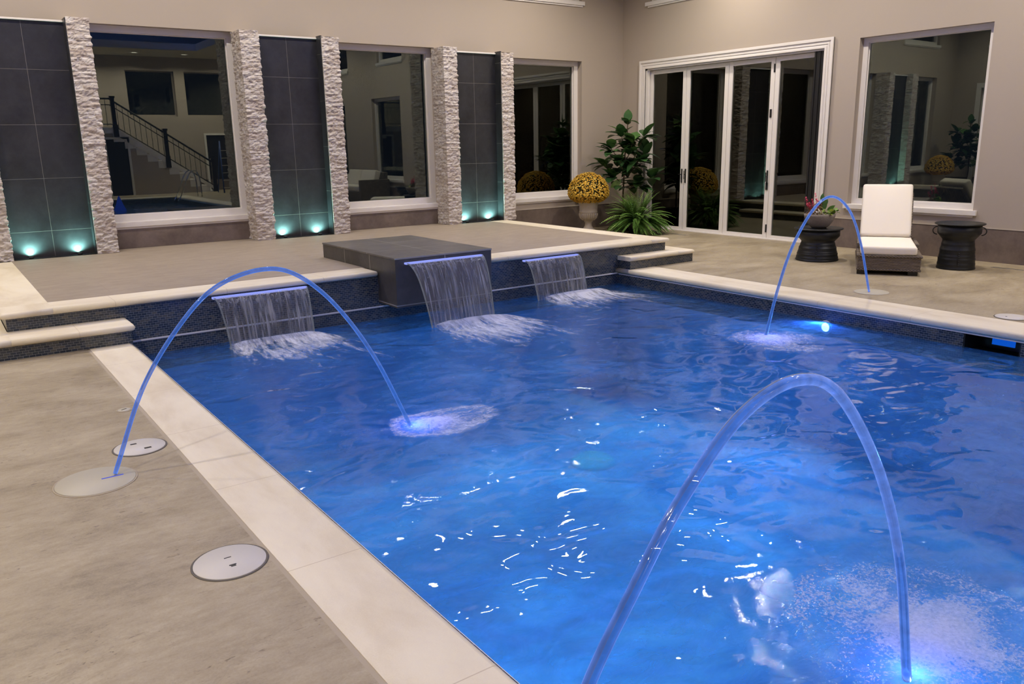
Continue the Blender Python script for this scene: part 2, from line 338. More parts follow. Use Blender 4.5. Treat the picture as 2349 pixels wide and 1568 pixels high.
def m_leaf(name, a, b, c_, rough=.4):
    m, nt = newmat(name); t = NT(nt); o = t.geo()
    at = t.n('ShaderNodeAttribute', attribute_name='tone', attribute_type='GEOMETRY').outputs['Fac']
    c = t.ramp(at, [(0.0, a), (.55, b), (1.0, c_)]); n = t.noise(o, 30, 3); c = t.mix(t.math('MULTIPLY', n, .35), c, a)
    p = t.princ(Base_Color=c, Roughness=rough); tl = t.n('ShaderNodeBsdfTranslucent'); t.put(tl.inputs[0], c)
    t.out(t.mixs(.12, p, tl.outputs[0])); return m
M['figleaf'] = m_leaf('fig_leaf', lin(38, 64, 38), lin(68, 108, 58), lin(150, 184, 96), .36)
M['fernleaf'] = m_leaf('fern_leaf', lin(52, 86, 34), lin(100, 142, 60), lin(150, 182, 96), .5)
M['mumleaf'] = m_leaf('mum_leaf', lin(62, 56, 16), lin(78, 74, 24), lin(70, 70, 20), .7)
M['mum'] = m_leaf('mum_blossom', lin(160, 112, 20), lin(226, 176, 48), lin(244, 220, 116), .7)
M['pink'] = m_leaf('pink_flower', lin(150, 34, 64), lin(214, 62, 104), lin(240, 130, 150), .6)
M['lime'] = m_leaf('lime_leaf', lin(40, 80, 20), lin(120, 150, 50), lin(180, 196, 84), .5)
M['pinkstem'] = m_leaf('variegated_leaf', lin(70, 60, 30), lin(150, 110, 70), lin(200, 150, 120), .6)
M['urn'] = simple('cast_stone_urn', lin(176, 163, 148), .8, var=.12, scale=12, bump=.4, bscale=120)
M['bowl'] = simple('speckled_stone_bowl', lin(140, 130, 120), .85, var=.4, scale=60, bump=1.0, bscale=70)

# ------------------------------------------------------------------ mesh helpers
class MB:
    """collects shapes into one mesh"""
    def __init__(s, face=None): s.v = []; s.f = []; s.uv = {}; s.at = {}; s.sm = []; s.face = Vector(face) if face else None   # face: the side an open surface shows
    def add(s, vs, fs, smooth=False):
        b = len(s.v); s.v += [tuple(v) for v in vs]; s.f += [tuple(i + b for i in f) for f in fs]; s.sm += [smooth] * len(fs); return b
    def box(s, x0, x1, y0, y1, z0, z1, mat4=None):
        vs = [Vector((x, y, z)) for z in (z0, z1) for y in (y0, y1) for x in (x0, x1)]
        if mat4: vs = [mat4 @ v for v in vs]
        s.add(vs, [(0, 2, 3, 1), (4, 5, 7, 6), (0, 1, 5, 4), (2, 6, 7, 3), (0, 4, 6, 2), (1, 3, 7, 5)]); return s
    def prism(s, prof, axis, a, b, smooth=False):
        """profile (list of 2D pts, ccw) extruded along axis 'x' or 'y' from a to b; profile in (other, z)"""
        n = len(prof); vs = []
        for q in (a, b):
            for (p, z) in prof: vs.append((q, p, z) if axis == 'x' else (p, q, z))
        fs = [(i, (i + 1) % n, n + (i + 1) % n, n + i) for i in range(n)] + [tuple(range(n))[::-1], tuple(range(n, 2 * n))]
        s.add(vs, fs, smooth); return s
    def lathe(s, prof, seg=40, c=(0, 0, 0), smooth=True):
        vs = []; fs = []
        for (r, z) in prof:
            for i in range(seg):
                a = 2 * math.pi * i / seg; vs.append((c[0] + r * math.cos(a), c[1] + r * math.sin(a), c[2] + z))
        for j in range(len(prof) - 1):
            for i in range(seg):
                i2 = (i + 1) % seg; fs.append((j * seg + i, j * seg + i2, (j + 1) * seg + i2, (j + 1) * seg + i))
        s.add(vs, fs, smooth); return s
    def tube(s, pts, rad, seg=10, cap=True, smooth=True):
        pts = [Vector(p) for p in pts]; n = len(pts); vs = []; fs = []
        rad = rad if isinstance(rad, (list, tuple)) else [rad] * n
        up = Vector((0, 0, 1)); t0 = (pts[1] - pts[0]).normalized()
        if abs(t0.dot(up)) > .95: up = Vector((1, 0, 0))
        nrm = t0.cross(up).normalized()
        for i in range(n):
            t = (pts[min(i + 1, n - 1)] - pts[max(i - 1, 0)]).normalized()
            nrm = (nrm - t * nrm.dot(t)).normalized(); bi = t.cross(nrm)
            for k in range(seg):
                a = 2 * math.pi * k / seg; vs.append(pts[i] + (nrm * math.cos(a) + bi * math.sin(a)) * rad[i])
        for i in range(n - 1):
            for k in range(seg):
                k2 = (k + 1) % seg; fs.append((i * seg + k, i * seg + k2, (i + 1) * seg + k2, (i + 1) * seg + k))
        if cap: fs += [tuple(range(seg))[::-1], tuple(range((n - 1) * seg, n * seg))]
        s.add(vs, fs, smooth); return s
    def build(s, name, m, parent=None, loc=(0, 0, 0), bevel=0, seg=2):
        me = bpy.data.meshes.new(name); o0 = Vector(loc)
        me.from_pydata([tuple(Vector(v) - o0) for v in s.v] if loc != (0, 0, 0) else s.v, [], s.f); me.update()
        for p, q in zip(me.polygons, s.sm): p.use_smooth = q
        bm = bmesh.new(); bm.from_mesh(me); bmesh.ops.recalc_face_normals(bm, faces=bm.faces[:])
        if s.face and sum((f.normal.dot(s.face) * f.calc_area() for f in bm.faces)) < 0: bmesh.ops.reverse_faces(bm, faces=bm.faces[:])
        bm.to_mesh(me); bm.free()
        for k, vals in s.at.items():
            a = me.attributes.new(k, 'FLOAT', 'POINT'); a.data.foreach_set('value', vals)
        me.materials.append(m)
        o = bpy.data.objects.new(name, me); COL.objects.link(o); o.location = loc
        if parent: o.parent = parent
        if bevel:
            b = o.modifiers.new('bevel', 'BEVEL'); b.width = bevel; b.segments = seg; b.limit_method = 'ANGLE'; b.angle_limit = math.radians(40)
            o.data.shade_smooth() if hasattr(o.data, 'shade_smooth') else None
            w = o.modifiers.new('wn', 'WEIGHTED_NORMAL'); w.keep_sharp = False
        return o
def tag(o, label, cat, group=None, kind=None):
    o['label'] = label; o['category'] = cat
    if group: o['group'] = group
    if kind: o['kind'] = kind
    return o
def struct(o, label=None):
    o['kind'] = 'structure'
    if label: o['label'] = label
    return o
def empty(name, loc=(0, 0, 0), rz=0):
    o = bpy.data.objects.new(name, None); COL.objects.link(o); o.location = loc; o.rotation_euler = (0, 0, rz); o.empty_display_size = .1; return o
def catmull(P, n=10):
    P = [Vector(p) for p in P]; Q = [P[0] * 2 - P[1]] + P + [P[-1] * 2 - P[-2]]; out = []
    for i in range(1, len(Q) - 2):
        a, b, c, d = Q[i - 1:i + 3]
        for k in range(n):
            t = k / n; out.append(.5 * ((2 * b) + (c - a) * t + (2 * a - 5 * b + 4 * c - d) * t * t + (3 * b - a - 3 * c + d) * t ** 3))
    out.append(P[-1]); return out

# ------------------------------------------------------------------ shell
def wall(name, plane, pos, thick, a0, a1, z0, z1, openings, m):
    """plane 'x' or 'y': wall face at pos, growing by thick; openings (a0,a1,z0,z1)"""
    A = sorted({a0, a1, *[q for o in openings for q in o[:2]]}); Z = sorted({z0, z1, *[q for o in openings for q in o[2:]]})
    b = MB()
    for i in range(len(A) - 1):
        # merge vertically
        k = 0
        while k < len(Z) - 1:
            ca = (A[i] + A[i + 1]) / 2
            def hole(kk): return any(o[0] < ca < o[1] and o[2] < (Z[kk] + Z[kk + 1]) / 2 < o[3] for o in openings)
            if hole(k): k += 1; continue
            k2 = k
            while k2 < len(Z) - 1 and not hole(k2): k2 += 1
            p0, p1 = sorted((pos, pos + thick))
            if plane == 'y': b.box(A[i], A[i + 1], p0, p1, Z[k], Z[k2])
            else: b.box(p0, p1, A[i], A[i + 1], Z[k], Z[k2])
            k = k2
    return struct(b.build(name, m))
W0 = (-1.25, .455, .60, 2.957); W0U = (-1.2, .6, 3.72, 4.60); WLU = (8.3, 10.3, 3.72, 4.6); DL = (7.6, 10.4, 0, 2.69)
W1 = (1.80, 3.58, .60, 2.957); W2 = (4.845, 6.54, .585, 2.905); W3 = (7.735, 9.43, .565, 2.825); WU = (7.3, 9.43, 3.74, 4.60)
wall('wall_back', 'y', YB, .30, XL - .3, XR + .3, -.1, TRAY_Z, [W0, W0U, W1, W2, W3, WU], M['wall'])
WR = (4.88, 6.565, .575, 2.765); DR = (7.065, 10.545, 0.0, 2.69); WRU = (8.5, 10.50, 3.72, 4.60)
W5 = (1.45, 3.10, .575, 2.74); W5U = (1.9, 3.3, 3.6, 4.55); W6 = (-2.6, -.3, .575, 2.74); W6U = (-1.6, .05, 3.55, 4.55)
wall('wall_right', 'x', XR, .30, YF - .3, YB + .3, -.1, TRAY_Z, [WR, DR, WRU, W5, W5U, W6, W6U], M['wall'])
F1 = (6.25, 7.85, 2.64, 4.18); F2 = (8.2, 9.9, 2.64, 4.18); FD1 = (5.05, 5.95, 0, 1.98); FD2 = (8.75, 9.65, 0, 1.98)
wall('wall_front', 'y', YF, -.30, XL - .3, XR + .3, -.1, TRAY_Z, [F1, F2, FD1, FD2], M['wall'])
wall('wall_left', 'x', XL, -.30, YF - .3, YB + .3, -.1, TRAY_Z, [WLU, DL], M['wall'])
b = MB(); b.box(XL - .3, XR + .3, YF - .3, YB + .3, TRAY_Z, TRAY_Z + .15); struct(b.build('ceiling', M['ceiling']))
b = MB()
b.box(XL, XR, cy1, YB, SOFFIT_Z, SOFFIT_Z + .22); b.box(XL, XR, YF, cy0, SOFFIT_Z, SOFFIT_Z + .22)
b.box(XL, cx0, cy0, cy1, SOFFIT_Z, SOFFIT_Z + .22); b.box(cx1, XR, cy0, cy1, SOFFIT_Z, SOFFIT_Z + .22)
struct(b.build('trim_1', M['soffit']), 'lowered cream soffit ring around the raised ceiling')
b = MB()   # deck, with the pool left open
b.box(XL, .85, YF, YB, -.12, 0); b.box(7.145, XR, YF, YB, -.12, 0); b.box(.85, 7.145, YF, PY0 - .33, -.12, 0); b.box(.85, 7.145, 7.45, YB, -.12, 0)
struct(b.build('floor', M['deck']), 'brown grey travertine pool deck')
b = MB(); b.box(XL - 1, XR + 1, YF - 1, YB + 1, -2.2, -2.0); struct(b.build('ground', M['darkroom']))

PANE_TURN = 1.3
def window(name, plane, pos, op, glass_off, fw=.085, frame_d=.06, sill=True, label=None, sill_over=.035, frame_out=0.0):
    """framed pane set back from the wall face; pos = face, glass_off signed depth"""
    a0, a1, z0, z1 = op; e = empty(name, ((a0 + a1) / 2, pos, z0) if plane == 'y' else (pos, (a0 + a1) / 2, z0)); struct(e, label)
    sg = 1 if glass_off > 0 else -1
    def bx(B, A0, A1, d0, d1, Z0, Z1):
        p0, p1 = sorted((pos + d0 * sg, pos + d1 * sg))
        if plane == 'y': B.box(A0, A1, p0, p1, Z0, Z1)
        else: B.box(p0, p1, A0, A1, Z0, Z1)
    G = abs(glass_off); L = tuple(e.location)
    f = MB()
    for (q0, q1, w) in ((G - .05, G + .03, fw), (G - .022, G + .02, fw + .012)):
        bx(f, a0, a0 + w, q0, q1, z0, z1); bx(f, a1 - w, a1, q0, q1, z0, z1); bx(f, a0 + w, a1 - w, q0, q1, z1 - w * .85, z1); bx(f, a0 + w, a1 - w, q0, q1, z0, z0 + w + .02)
    o = f.build('window_frame', M['white'], loc=L); o.parent = e; o.matrix_parent_inverse = Matrix.Translation(-Vector(L))
    g = MB(); bx(g, a0 + fw * .6, a1 - fw * .6, G, G + .008, z0 + fw * .6, z1 - fw * .6)
    o = g.build('window_pane', M['glass'], loc=L)
    if name == 'window_4':   # pane turned in its frame to shift the mirror image it shows
        cv = Vector((G * sg + .004, 0, 0)); o.data.transform(Matrix.Translation(cv) @ Matrix.Rotation(math.radians(PANE_TURN), 4, 'Z') @ Matrix.Translation(-cv))
    o.parent = e; o.matrix_parent_inverse = Matrix.Translation(-Vector(L))
    if sill:
        q = MB(); bx(q, a0, a1, -.001, G - .04, z0 - .001, z0 + .028); bx(q, a0 - sill_over, a1 + sill_over, -.035, 0, z0 - .035, z0 + .028); bx(q, a0 - .01, a1 + .01, -.018, 0, z0 - .06, z0 - .034)
        o = q.build('window_sill', M['white'], loc=L, bevel=.004); o.parent = e; o.matrix_parent_inverse = Matrix.Translation(-Vector(L))
    return e
window('window_1', 'y', YB, W1, .16, label='tall white framed window left of the water feature terrace', sill_over=0)
window('window_2', 'y', YB, W2, .16, label='tall white framed window behind the terrace', sill_over=0)
window('window_3', 'y', YB, W3, .16, label='tall white framed window beside the flower urn', sill_over=0)
window('window_4', 'x', XR, WR, .14, fw=.07, label='tall white framed window behind the lounge chair', sill_over=.05)
window('window_13', 'y', YB, W0, .16, sill_over=0); window('window_14', 'y', YB, W0U, .12, sill_over=.04); window('window_15', 'x', XL, WLU, -.12, sill_over=.05)
window('window_5', 'y', YB, WU, .12, sill_over=.04)
window('window_6', 'x', XR, WRU, .12, sill_over=.06)
window('window_7', 'x', XR, W5, .14); window('window_8', 'x', XR, W5U, .12); window('window_9', 'x', XR, W6, .14); window('window_10', 'x', XR, W6U, .12)
for nm_, op_ in (('window_11', F1), ('window_12', F2)):
    e = window(nm_, 'y', YF, op_, -.2, fw=.03, sill=False); e.children[0].data.materials[0] = M['wall']

# folding glass door
d1 = empty('door_1', (XR, 8.8, 0)); struct(d1, 'white folding glass door of four panels')
def kid(B, name, m, parent, bevel=0, label=None):
    L = tuple(parent.matrix_world.translation) if False else tuple(parent.location)
    o = B.build(name, m, loc=L, bevel=bevel); o.parent = parent; o.matrix_parent_inverse = Matrix.Translation(-Vector(L))
    if label: o['label'] = label
    return o
def kid2(B, name, m, part, thing_loc, bevel=0, label=None):
    """sub-part built in world coordinates under a part whose origin is thing_loc"""
    o = B.build(name, m, loc=tuple(thing_loc), bevel=bevel); o.parent = part; o.matrix_parent_inverse = Matrix.Translation(-Vector(thing_loc))
    if label: o['label'] = label
    return o
f = MB()
for (o0, o1, dep) in ((0.0, .135, .020), (.0, .05, .034), (.09, .135, .028)):
    y0, y1, zt = 7.065, 10.545, 2.69
    f.box(XR - dep, XR, y0 - .10 + 0 + (.10 - .10), y0 - .10 + .0 + 0, 0, 0) if False else None
for (w0, w1, dep) in ((0, .135, .018), (0.095, .135, .034), (0.0, .03, .028), (.05, .07, .026)):
    f.box(XR - dep, XR, DR[0] - w1 + .01, DR[0] - w0 + .01, 0, DR[3] + w0); f.box(XR - dep, XR, DR[1] + w0 - .01, DR[1] + w1 - .01, 0, DR[3] + w0)
    f.box(XR - dep, XR, DR[0] - w1 + .01, DR[1] + w1 - .01, DR[3] + w0 - .005, DR[3] + w1 - .005)
kid(f, 'door_casing', M['white'], d1, .003, 'moulded white casing')
f = MB(); f.box(XR, XR + .2, DR[1] - .045, DR[1], 0, DR[3]); f.box(XR + .03, XR + .06, DR[1] - .06, DR[1] - .045, 0, DR[3]); f.box(XR, XR + .2, DR[0], DR[0] + .03, 0, DR[3]); f.box(XR, XR + .2, DR[0], DR[1], DR[3] - .03, DR[3]); f.box(XR + .02, XR + .14, DR[0], DR[1], -.005, .012)
kid(f, 'door_frame', M['white'], d1)
sp = [10.50, 9.668, 8.795, 7.935, 7.10]; xd = XR + .07
for i in range(4):
    y1, y0 = sp[i] - .003, sp[i + 1] + .003
    f = MB(); st = .075
    f.box(xd, xd + .05, y0, y0 + st, .012, 2.655); f.box(xd, xd + .05, y1 - st, y1, .012, 2.655); f.box(xd, xd + .05, y0 + st, y1 - st, 2.59, 2.655); f.box(xd, xd + .05, y0 + st, y1 - st, .012, .058)
    p = kid(f, 'door_panel', M['white'], d1, .003)
    g = MB(); g.box(xd + .02, xd + .028, y0 + st - .01, y1 - st + .01, .05, 2.60)
    kid2(g, 'door_pane', M['glass'], p, d1.location)
    if i in (0, 1, 2):
        yh = {0: y0 + .035, 1: y1 - .04, 2: y0 + .035}[i]
        h = MB(); h.box(xd - .012, xd, yh - .012, yh + .012, .80, 1.03); h.box(xd - .045, xd - .012, yh - .006, yh + .006, .93, .945)
        if i == 0: h.box(xd - .045, xd - .035, yh - .006, yh + .05, .93, .945)
        else: h.box(xd - .045, xd - .035, yh - .006, yh + .006, .86, 1.0)
        if i == 2: h.box(xd - .012, xd, yh - .02, yh + .02, .74, .85); h.box(xd - .012, xd, yh - .016, yh + .016, 1.80, 1.92); h.box(xd - .01, xd, y0 - .005, y0 + .02, 2.44, 2.56); h.box(xd - .01, xd, y0 - .005, y0 + .02, .10, .22)
        kid2(h, 'door_handle', M['black'], p, d1.location, .003)
f = MB(); f.box(XR + .015, XR + .065, DR[0] + .03, 7.25, .012, 2.66); f.box(XR + .005, XR + .015, 7.15, 7.17, .012, 2.66); f.box(XR + .005, XR + .015, 7.22, 7.235, .012, 2.66)
kid(f, 'screen_cassette', M['black'], d1, 0, 'black insect screen cassette')

# cladding (baseboard) and its pale edge
b = MB()
b.box(XR - .012, XR, YF, DR[0] - .125, 0, .395); b.box(XR - .012, XR, DR[1] + .125, YB, 0, .395)
o = struct(b.build('baseboard_right', M['clad'])); b = MB()
b.box(XR - .016, XR, YF, DR[0] - .125, .395, .405); b.box(XR - .016, XR, DR[1] + .125, YB, .395, .405); struct(b.build('trim_2', M['clad_strip']))
b = MB(); b.box(7.60, XR, YB - .012, YB, 0, .405); struct(b.build('baseboard_back', M['clad']))
b = MB(); b.box(7.60, XR - .016, YB - .016, YB, .405, .413); struct(b.build('trim_3', M['clad_strip']))
b = MB(); b.box(1.80, 3.56, YB - .014, YB, .30, W1[2] - .06); b.box(4.84, 6.50, YB - .014, YB, .30, W2[2] - .06); struct(b.build('baseboard_terrace', M['clad']))
b = MB(); b.box(XL, XR, YF, YF + .012, 0, .39); struct(b.build('baseboard_front', M['clad']))
b = MB(); b.box(XL, XL + .012, YF, YB, 0, .39); struct(b.build('baseboard_left', M['clad']))

# ------------------------------------------------------------------ pool shell
b = MB(); t_ = .25
b.box(PX0 - t_, PX0, PY0, PY1, BOT, -.34); b.box(PX1, PX1 + t_, PY0, PY1, BOT, -.34); b.box(PX0 - t_, PX1 + t_, PY1, PY1 + .18, BOT, -.34); b.box(PX0 - t_, PX1 + t_, PY0 - t_, PY0, BOT, -.34); b.box(PX0 - t_, PX1 + t_, PY0 - t_, PY1 + .18, BOT - .15, BOT)
struct(b.build('pool_basin', M['plaster']), 'blue plastered pool basin under the water')
SK = (2.70, 3.14)     # skimmer opening in the right pool wall
b = MB()
b.box(PX0 - .1, PX0, PY0, PY1, -.34, -.05); b.box(PX1, PX1 + .1, PY0, SK[0], -.34, -.05); b.box(PX1, PX1 + .1, SK[1], PY1 + .18, -.34, -.05); b.box(PX1, PX1 + .1, SK[0], SK[1], -.34, -.24)
b.box(PX0 - .1, PX1, PY0 - .1, PY0, -.34, -.05); b.box(PX0 - .1, PX1, PY1, PY1 + .18, -.34, .25)
struct(b.build('waterline_mosaic', M['mosaic']), 'band of dark blue mosaic tiles around the waterline')
b = MB(); b.box(PX0, PX1, PY1 - .012, PY1, -.066, -.052); b.box(PX1 - .012, PX1, PY0, PY1 - .012, -.076, -.062); b.box(PX0, PX0 + .004, PY0, PY1, -.066, -.052)
struct(b.build('trim_4', M['white']), 'thin white line along the mosaic')
b = MB((0, 0, 1)); nx, ny = 120, 280; 
for j in range(ny + 1):
    for i in range(nx + 1):
        b.v.append((PX0 + (PX1 - PX0) * i / nx, PY0 + (PY1 - PY0) * j / ny, WZ))
for j in range(ny):
    for i in range(nx): b.f.append((j * (nx + 1) + i, j * (nx + 1) + i + 1, (j + 1) * (nx + 1) + i + 1, (j + 1) * (nx + 1) + i)); b.sm.append(True)
wat = b.build('water', M['water']); struct(wat, 'clear blue lit pool water')

# coping: half-round nosed slabs.  object Y runs along the slab so that joints follow it
def nosed(depth, th, r=None, both=False, end_y=None):
    r = r or th / 2; P = []
    n = 8
    for k in range(n + 1):
        a = -math.pi / 2 + math.pi * k / n; P.append((depth - r + r * math.cos(a), -th / 2 + (th / 2) * math.sin(a)))
    P += [(0, 0), (0, -th)]
    return P
def coping(name, p0, p1, side, depth, top, th=.05, label=None, ends=(0, 0), shift=0.0):
    """slab from p0 to p1 (2D, back edge), nose pointing to 'side' of the run direction (+1 left, -1 right)"""
    p0 = Vector((*p0, 0)); p1 = Vector((*p1, 0)); L = (p1 - p0).length; ang = math.atan2(p1.y - p0.y, p1.x - p0.x) - math.pi / 2
    prof = nosed(depth, th); b = MB(); n = len(prof); stations = [0.0, L]
    if ends[0]: stations = [0, .010, .025] + [L]
    if ends[1]: stations = stations[:-1] + [L - .025, L - .010, L]
    rings = []
    for st in stations:
        k = 1.0
        dist = min(st if ends[0] else 9, L - st if ends[1] else 9); pull = 0; sh = 1
        if dist < .025: pull = .025 - math.sqrt(max(0, .025 ** 2 - (.025 - dist) ** 2)); sh = 1 - .9 * (1 - math.sqrt(max(0, 1 - (1 - dist / .025) ** 2)))
        ring = [(-side * (max(0, x - pull)), st, top - th / 2 + (z + th / 2) * sh) for x, z in prof]; rings.append(ring)
    for ring in rings: b.v += ring
    for q in range(len(rings) - 1):
        for i in range(n): b.f.append((q * n + i, q * n + (i + 1) % n, (q + 1) * n + (i + 1) % n, (q + 1) * n + i)); b.sm.append(i < 8)
    b.f.append(tuple(range(n))[::-1]); b.f.append(tuple(range((len(rings) - 1) * n, len(rings) * n))); b.sm += [False, False]
    o = b.build(name, M['coping']); o.location = (p0.x, p0.y, 0); o.rotation_euler = (0, 0, ang)
    struct(o, label); return o
# pool edge: left, right, front.  Y origins put the joints where the photo has them
coping('coping', (.87, PY0 - .03), (.87, 6.93), -1, .31, 0.0, label='cream stone coping along the left pool edge')
coping('coping', (7.145, PY0 - .03), (7.145, 7.27), 1, .435, 0.0, th=.058, label='cream stone coping along the right pool edge')
coping('coping', (.87, PY0 - .33), (7.145, PY0 - .33), 1, .31, 0.0, label='cream stone coping at the far front pool edge')
b = MB(); b.box(.848, .87, PY0 - .3, 6.92, -.02, -.002); struct(b.build('trim_5', M['grey_grout']))
b = MB(); b.box(PX1 + .004, PX1 + .10, PY0, PY1, -.062, -.0585); struct(b.build('trim_6', M['lidring']))
# terrace
TX0, TX1 = .35, 7.57
b = MB(); b.box(TX0 + .015, TX1 - .015, PY1 + .18, YB, 0, .249); b.box(TX0 + .015, PX0 - .1, PY1, PY1 + .18, 0, .249); b.box(PX1 + .0, TX1 - .015, PY1 + .002, PY1 + .18, 0, .249); struct(b.build('terrace_riser', M['mosaic']), 'dark mosaic risers of the raised terrace')
b = MB(); b.box(.68, 7.28, 7.56, YB, .25, .298); ob = struct(b.build('terrace_paving', M['terrace']), 'raised terrace paved in taupe tiles')
BX0, BX1, BY0, BY1 = 3.53, 4.63, 6.88, 8.60
coping('terrace_coping', (.69, 7.56), (BX0 - .005, 7.56), -1, .335, .30, label='cream nosing on the terrace front, left of the dark block', ends=(0, 1))
coping('terrace_coping', (BX1 + .005, 7.56), (7.27, 7.56), -1, .335, .30, label='cream nosing on the terrace front, right of the dark block')
coping('terrace_coping', (.69, 7.56), (.69, YB - .4), 1, .365, .30, label='cream nosing on the left side of the terrace')
coping('terrace_coping', (7.27, 7.56), (7.27, YB - .03), -1, .33, .30, label='cream nosing on the right side of the terrace')
def corner(cx_, cy_, sx, w, d, top, th=.05, label=None):
    """rounded corner slab between two nosed runs; outer sides face sx and -y"""
    r = th / 2; b = MB(); n = 8; R = .03
    # outline inset levels
    lv = [(r - r * math.cos(-math.pi / 2 + math.pi * k / n), top - th / 2 + r * math.sin(-math.pi / 2 + math.pi * k / n)) for k in range(n + 1)]
    for (ins, z) in lv:
        ring = []; ring.append((0, 0)); ring.append((0, -(d - ins)))
        for k in range(5):
            a = math.pi / 2 * k / 4; ring.append(((w - ins - R) + R * math.sin(a), -(d - ins - R) - R * math.cos(a)))
        ring.append((w - ins, 0)); 
        b.v += [(cx_ + sx * x, cy_ + y, z) for x, y in ring]
    m_ = 8
    for q in range(n):
        for i in range(m_): b.f.append((q * m_ + i, q * m_ + (i + 1) % m_, (q + 1) * m_ + (i + 1) % m_, (q + 1) * m_ + i)); b.sm.append(True)
    b.f.append(tuple(range(m_))); b.f.append(tuple(range(n * m_, (n + 1) * m_))); b.sm += [False, False]
    return struct(b.build('terrace_coping', M['coping']), label)
corner(.69, 7.56, -1, .365, .335, .30, label='cream corner stone at the left front of the terrace')
corner(7.27, 7.56, 1, .33, .335, .30, label='cream corner stone at the right front of the terrace')
# lower steps
b = MB(); b.box(-.02 + .0, 1.185, 6.93, 7.29, 0, .10); b.box(-.02, TX0 + .02, 7.29, 10.7, 0, .10); struct(b.build('step_riser', M['mosaic']), 'mosaic riser of the lower step on the left')
coping('step_tread', (.36, 7.285), (1.215, 7.285), -1, .385, .15, label='cream tread of the lower step on the left', ends=(0, 1))
coping('step_tread', (.36, 7.285), (.36, 10.7), 1, .41, .15, label='cream side tread of the left step')
corner(.36, 7.285, -1, .41, .385, .15, label='cream corner tread of the left step')
b = MB(); b.box(PX1 + .0, 7.84, 7.065, 7.28, 0, .10); b.box(TX1 - .02, 7.84, 7.28, 10.6, 0, .10); struct(b.build('step_riser', M['mosaic']), 'mosaic riser of the lower step on the right')
coping('step_tread', (PX1 - .02, 7.285), (7.55, 7.285), -1, .25, .15, label='cream tread of the lower step on the right')
coping('step_tread', (7.55, 7.285), (7.55, 10.6), -1, .31, .15, label='cream side tread of the right step')
corner(7.55, 7.285, 1, .31, .25, .15, label='cream corner tread of the right step')

# ------------------------------------------------------------------ stone pillars
def pillar(name, x0, x1, top, left, right, label, seed, yb=YB, yf=10.78):
    rnd = random.Random(seed); st = .0115
    path = []; L = yb - yf; Wd = x1 - x0
    segs = [('l', L), ('f', Wd), ('r', L)]; P = []
    for nm, ln in segs:
        k = max(2, int(ln / st))
        for i in range(k): P.append((nm, ln * i / k, ln))
    P.append(('r', L, L))
    z0 = .30; nz = int((top - z0) / st); rows = []; z = z0 - .001
    while z < top:
        h = rnd.choice((.028, .034, .042, .05)); rows.append((z, z + h, [rnd.uniform(0, .2)])); z += h
    def blocks(r):
        q = random.Random(seed * 99 + r); s = -.1 * q.random(); B = []
        while s < 2 * L + Wd + .2:
            w = q.uniform(.06, .20); B.append((s, s + w, q.uniform(0, .009), q.uniform(-1, 1), q.random(), q.uniform(-1, 1))); s += w
        return B
    BL = [blocks(r) for r in range(len(rows))]
    b = MB(); tone = []; cum = {'l': 0, 'f': L, 'r': L + Wd}
    for j in range(nz + 1):
        z = z0 + (top - z0) * j / nz; ri = max(i for i, r in enumerate(rows) if r[0] <= z + 1e-9); r0, r1, _ = rows[ri]
        for k, (nm, a, ln) in enumerate(P):
            s = cum[nm] + a; bb = next(q for q in BL[ri] if q[0] <= s < q[1])
            e = min(s - bb[0], bb[1] - s, ) ; ez = min(z - r0, r1 - z)
            edge = min(1, e / .010) * .5 + min(1, ez / .010) * .5
            v3 = Vector((s * 9, z * 14, seed)); nz_ = noise.fractal(v3 * 2.2, .9, 2.0, 4)
            d = .007 + bb[2] * (.4 + .6 * edge) + .010 * nz_ + .006 * bb[3] * ((z - r0) / (r1 - r0) - .5) * edge + .006 * bb[5] * ((s - bb[0]) / (bb[1] - bb[0]) - .5)
            d = max(0, d)
            if (nm == 'l' and not left) or (nm == 'r' and not right): d = 0
            if nm == 'l' : p = (x0 - d, yb - a); 
            elif nm == 'f':
                ex = 0
                if a < .012: ex = -d * (1 if left else 0)
                p = (x0 + a + ex, yf - d)
            else:
                p = (x1 + d, yf + a - (d if a < .012 else 0))
            b.v.append((p[0], p[1], z)); tone.append(bb[4] * .8)
    n = len(P)
    for j in range(nz):
        for i in range(n - 1): b.f.append((j * n + i, j * n + i + 1, (j + 1) * n + i + 1, (j + 1) * n + i)); b.sm.append(False)
    b.f.append(tuple(nz * n + i for i in range(n))); b.sm.append(False)
    b.at['tone'] = tone
    o = b.build(name, M['stone'], loc=((x0 + x1) / 2, (yb + yf) / 2, .30)); tag(o, label, 'pillar', 'split-face stone pillars beside the dark water walls'); return o
pillar('stone_pillar', .46, .71, 2.97, True, True, 'rough white stone pillar left of the leftmost dark water wall', 1)
pillar('stone_pillar', 1.585, 1.812, 2.965, False, True, 'rough white stone pillar between the leftmost water wall and the staircase-reflecting window', 2)
pillar('stone_pillar', 3.535, 3.757, 2.945, True, True, 'rough white stone pillar left of the middle dark water wall', 3)
pillar('stone_pillar', 4.61, 4.845, 2.925, False, True, 'rough white stone pillar right of the middle dark water wall', 4)
pillar('stone_pillar', 6.50, 6.71, 2.89, True, True, 'rough white stone pillar left of the rightmost dark water wall', 5)
pillar('stone_pillar', 7.52, 7.735, 2.855, False, True, 'rough white stone pillar right of the rightmost water wall, by the flower urn window', 6)
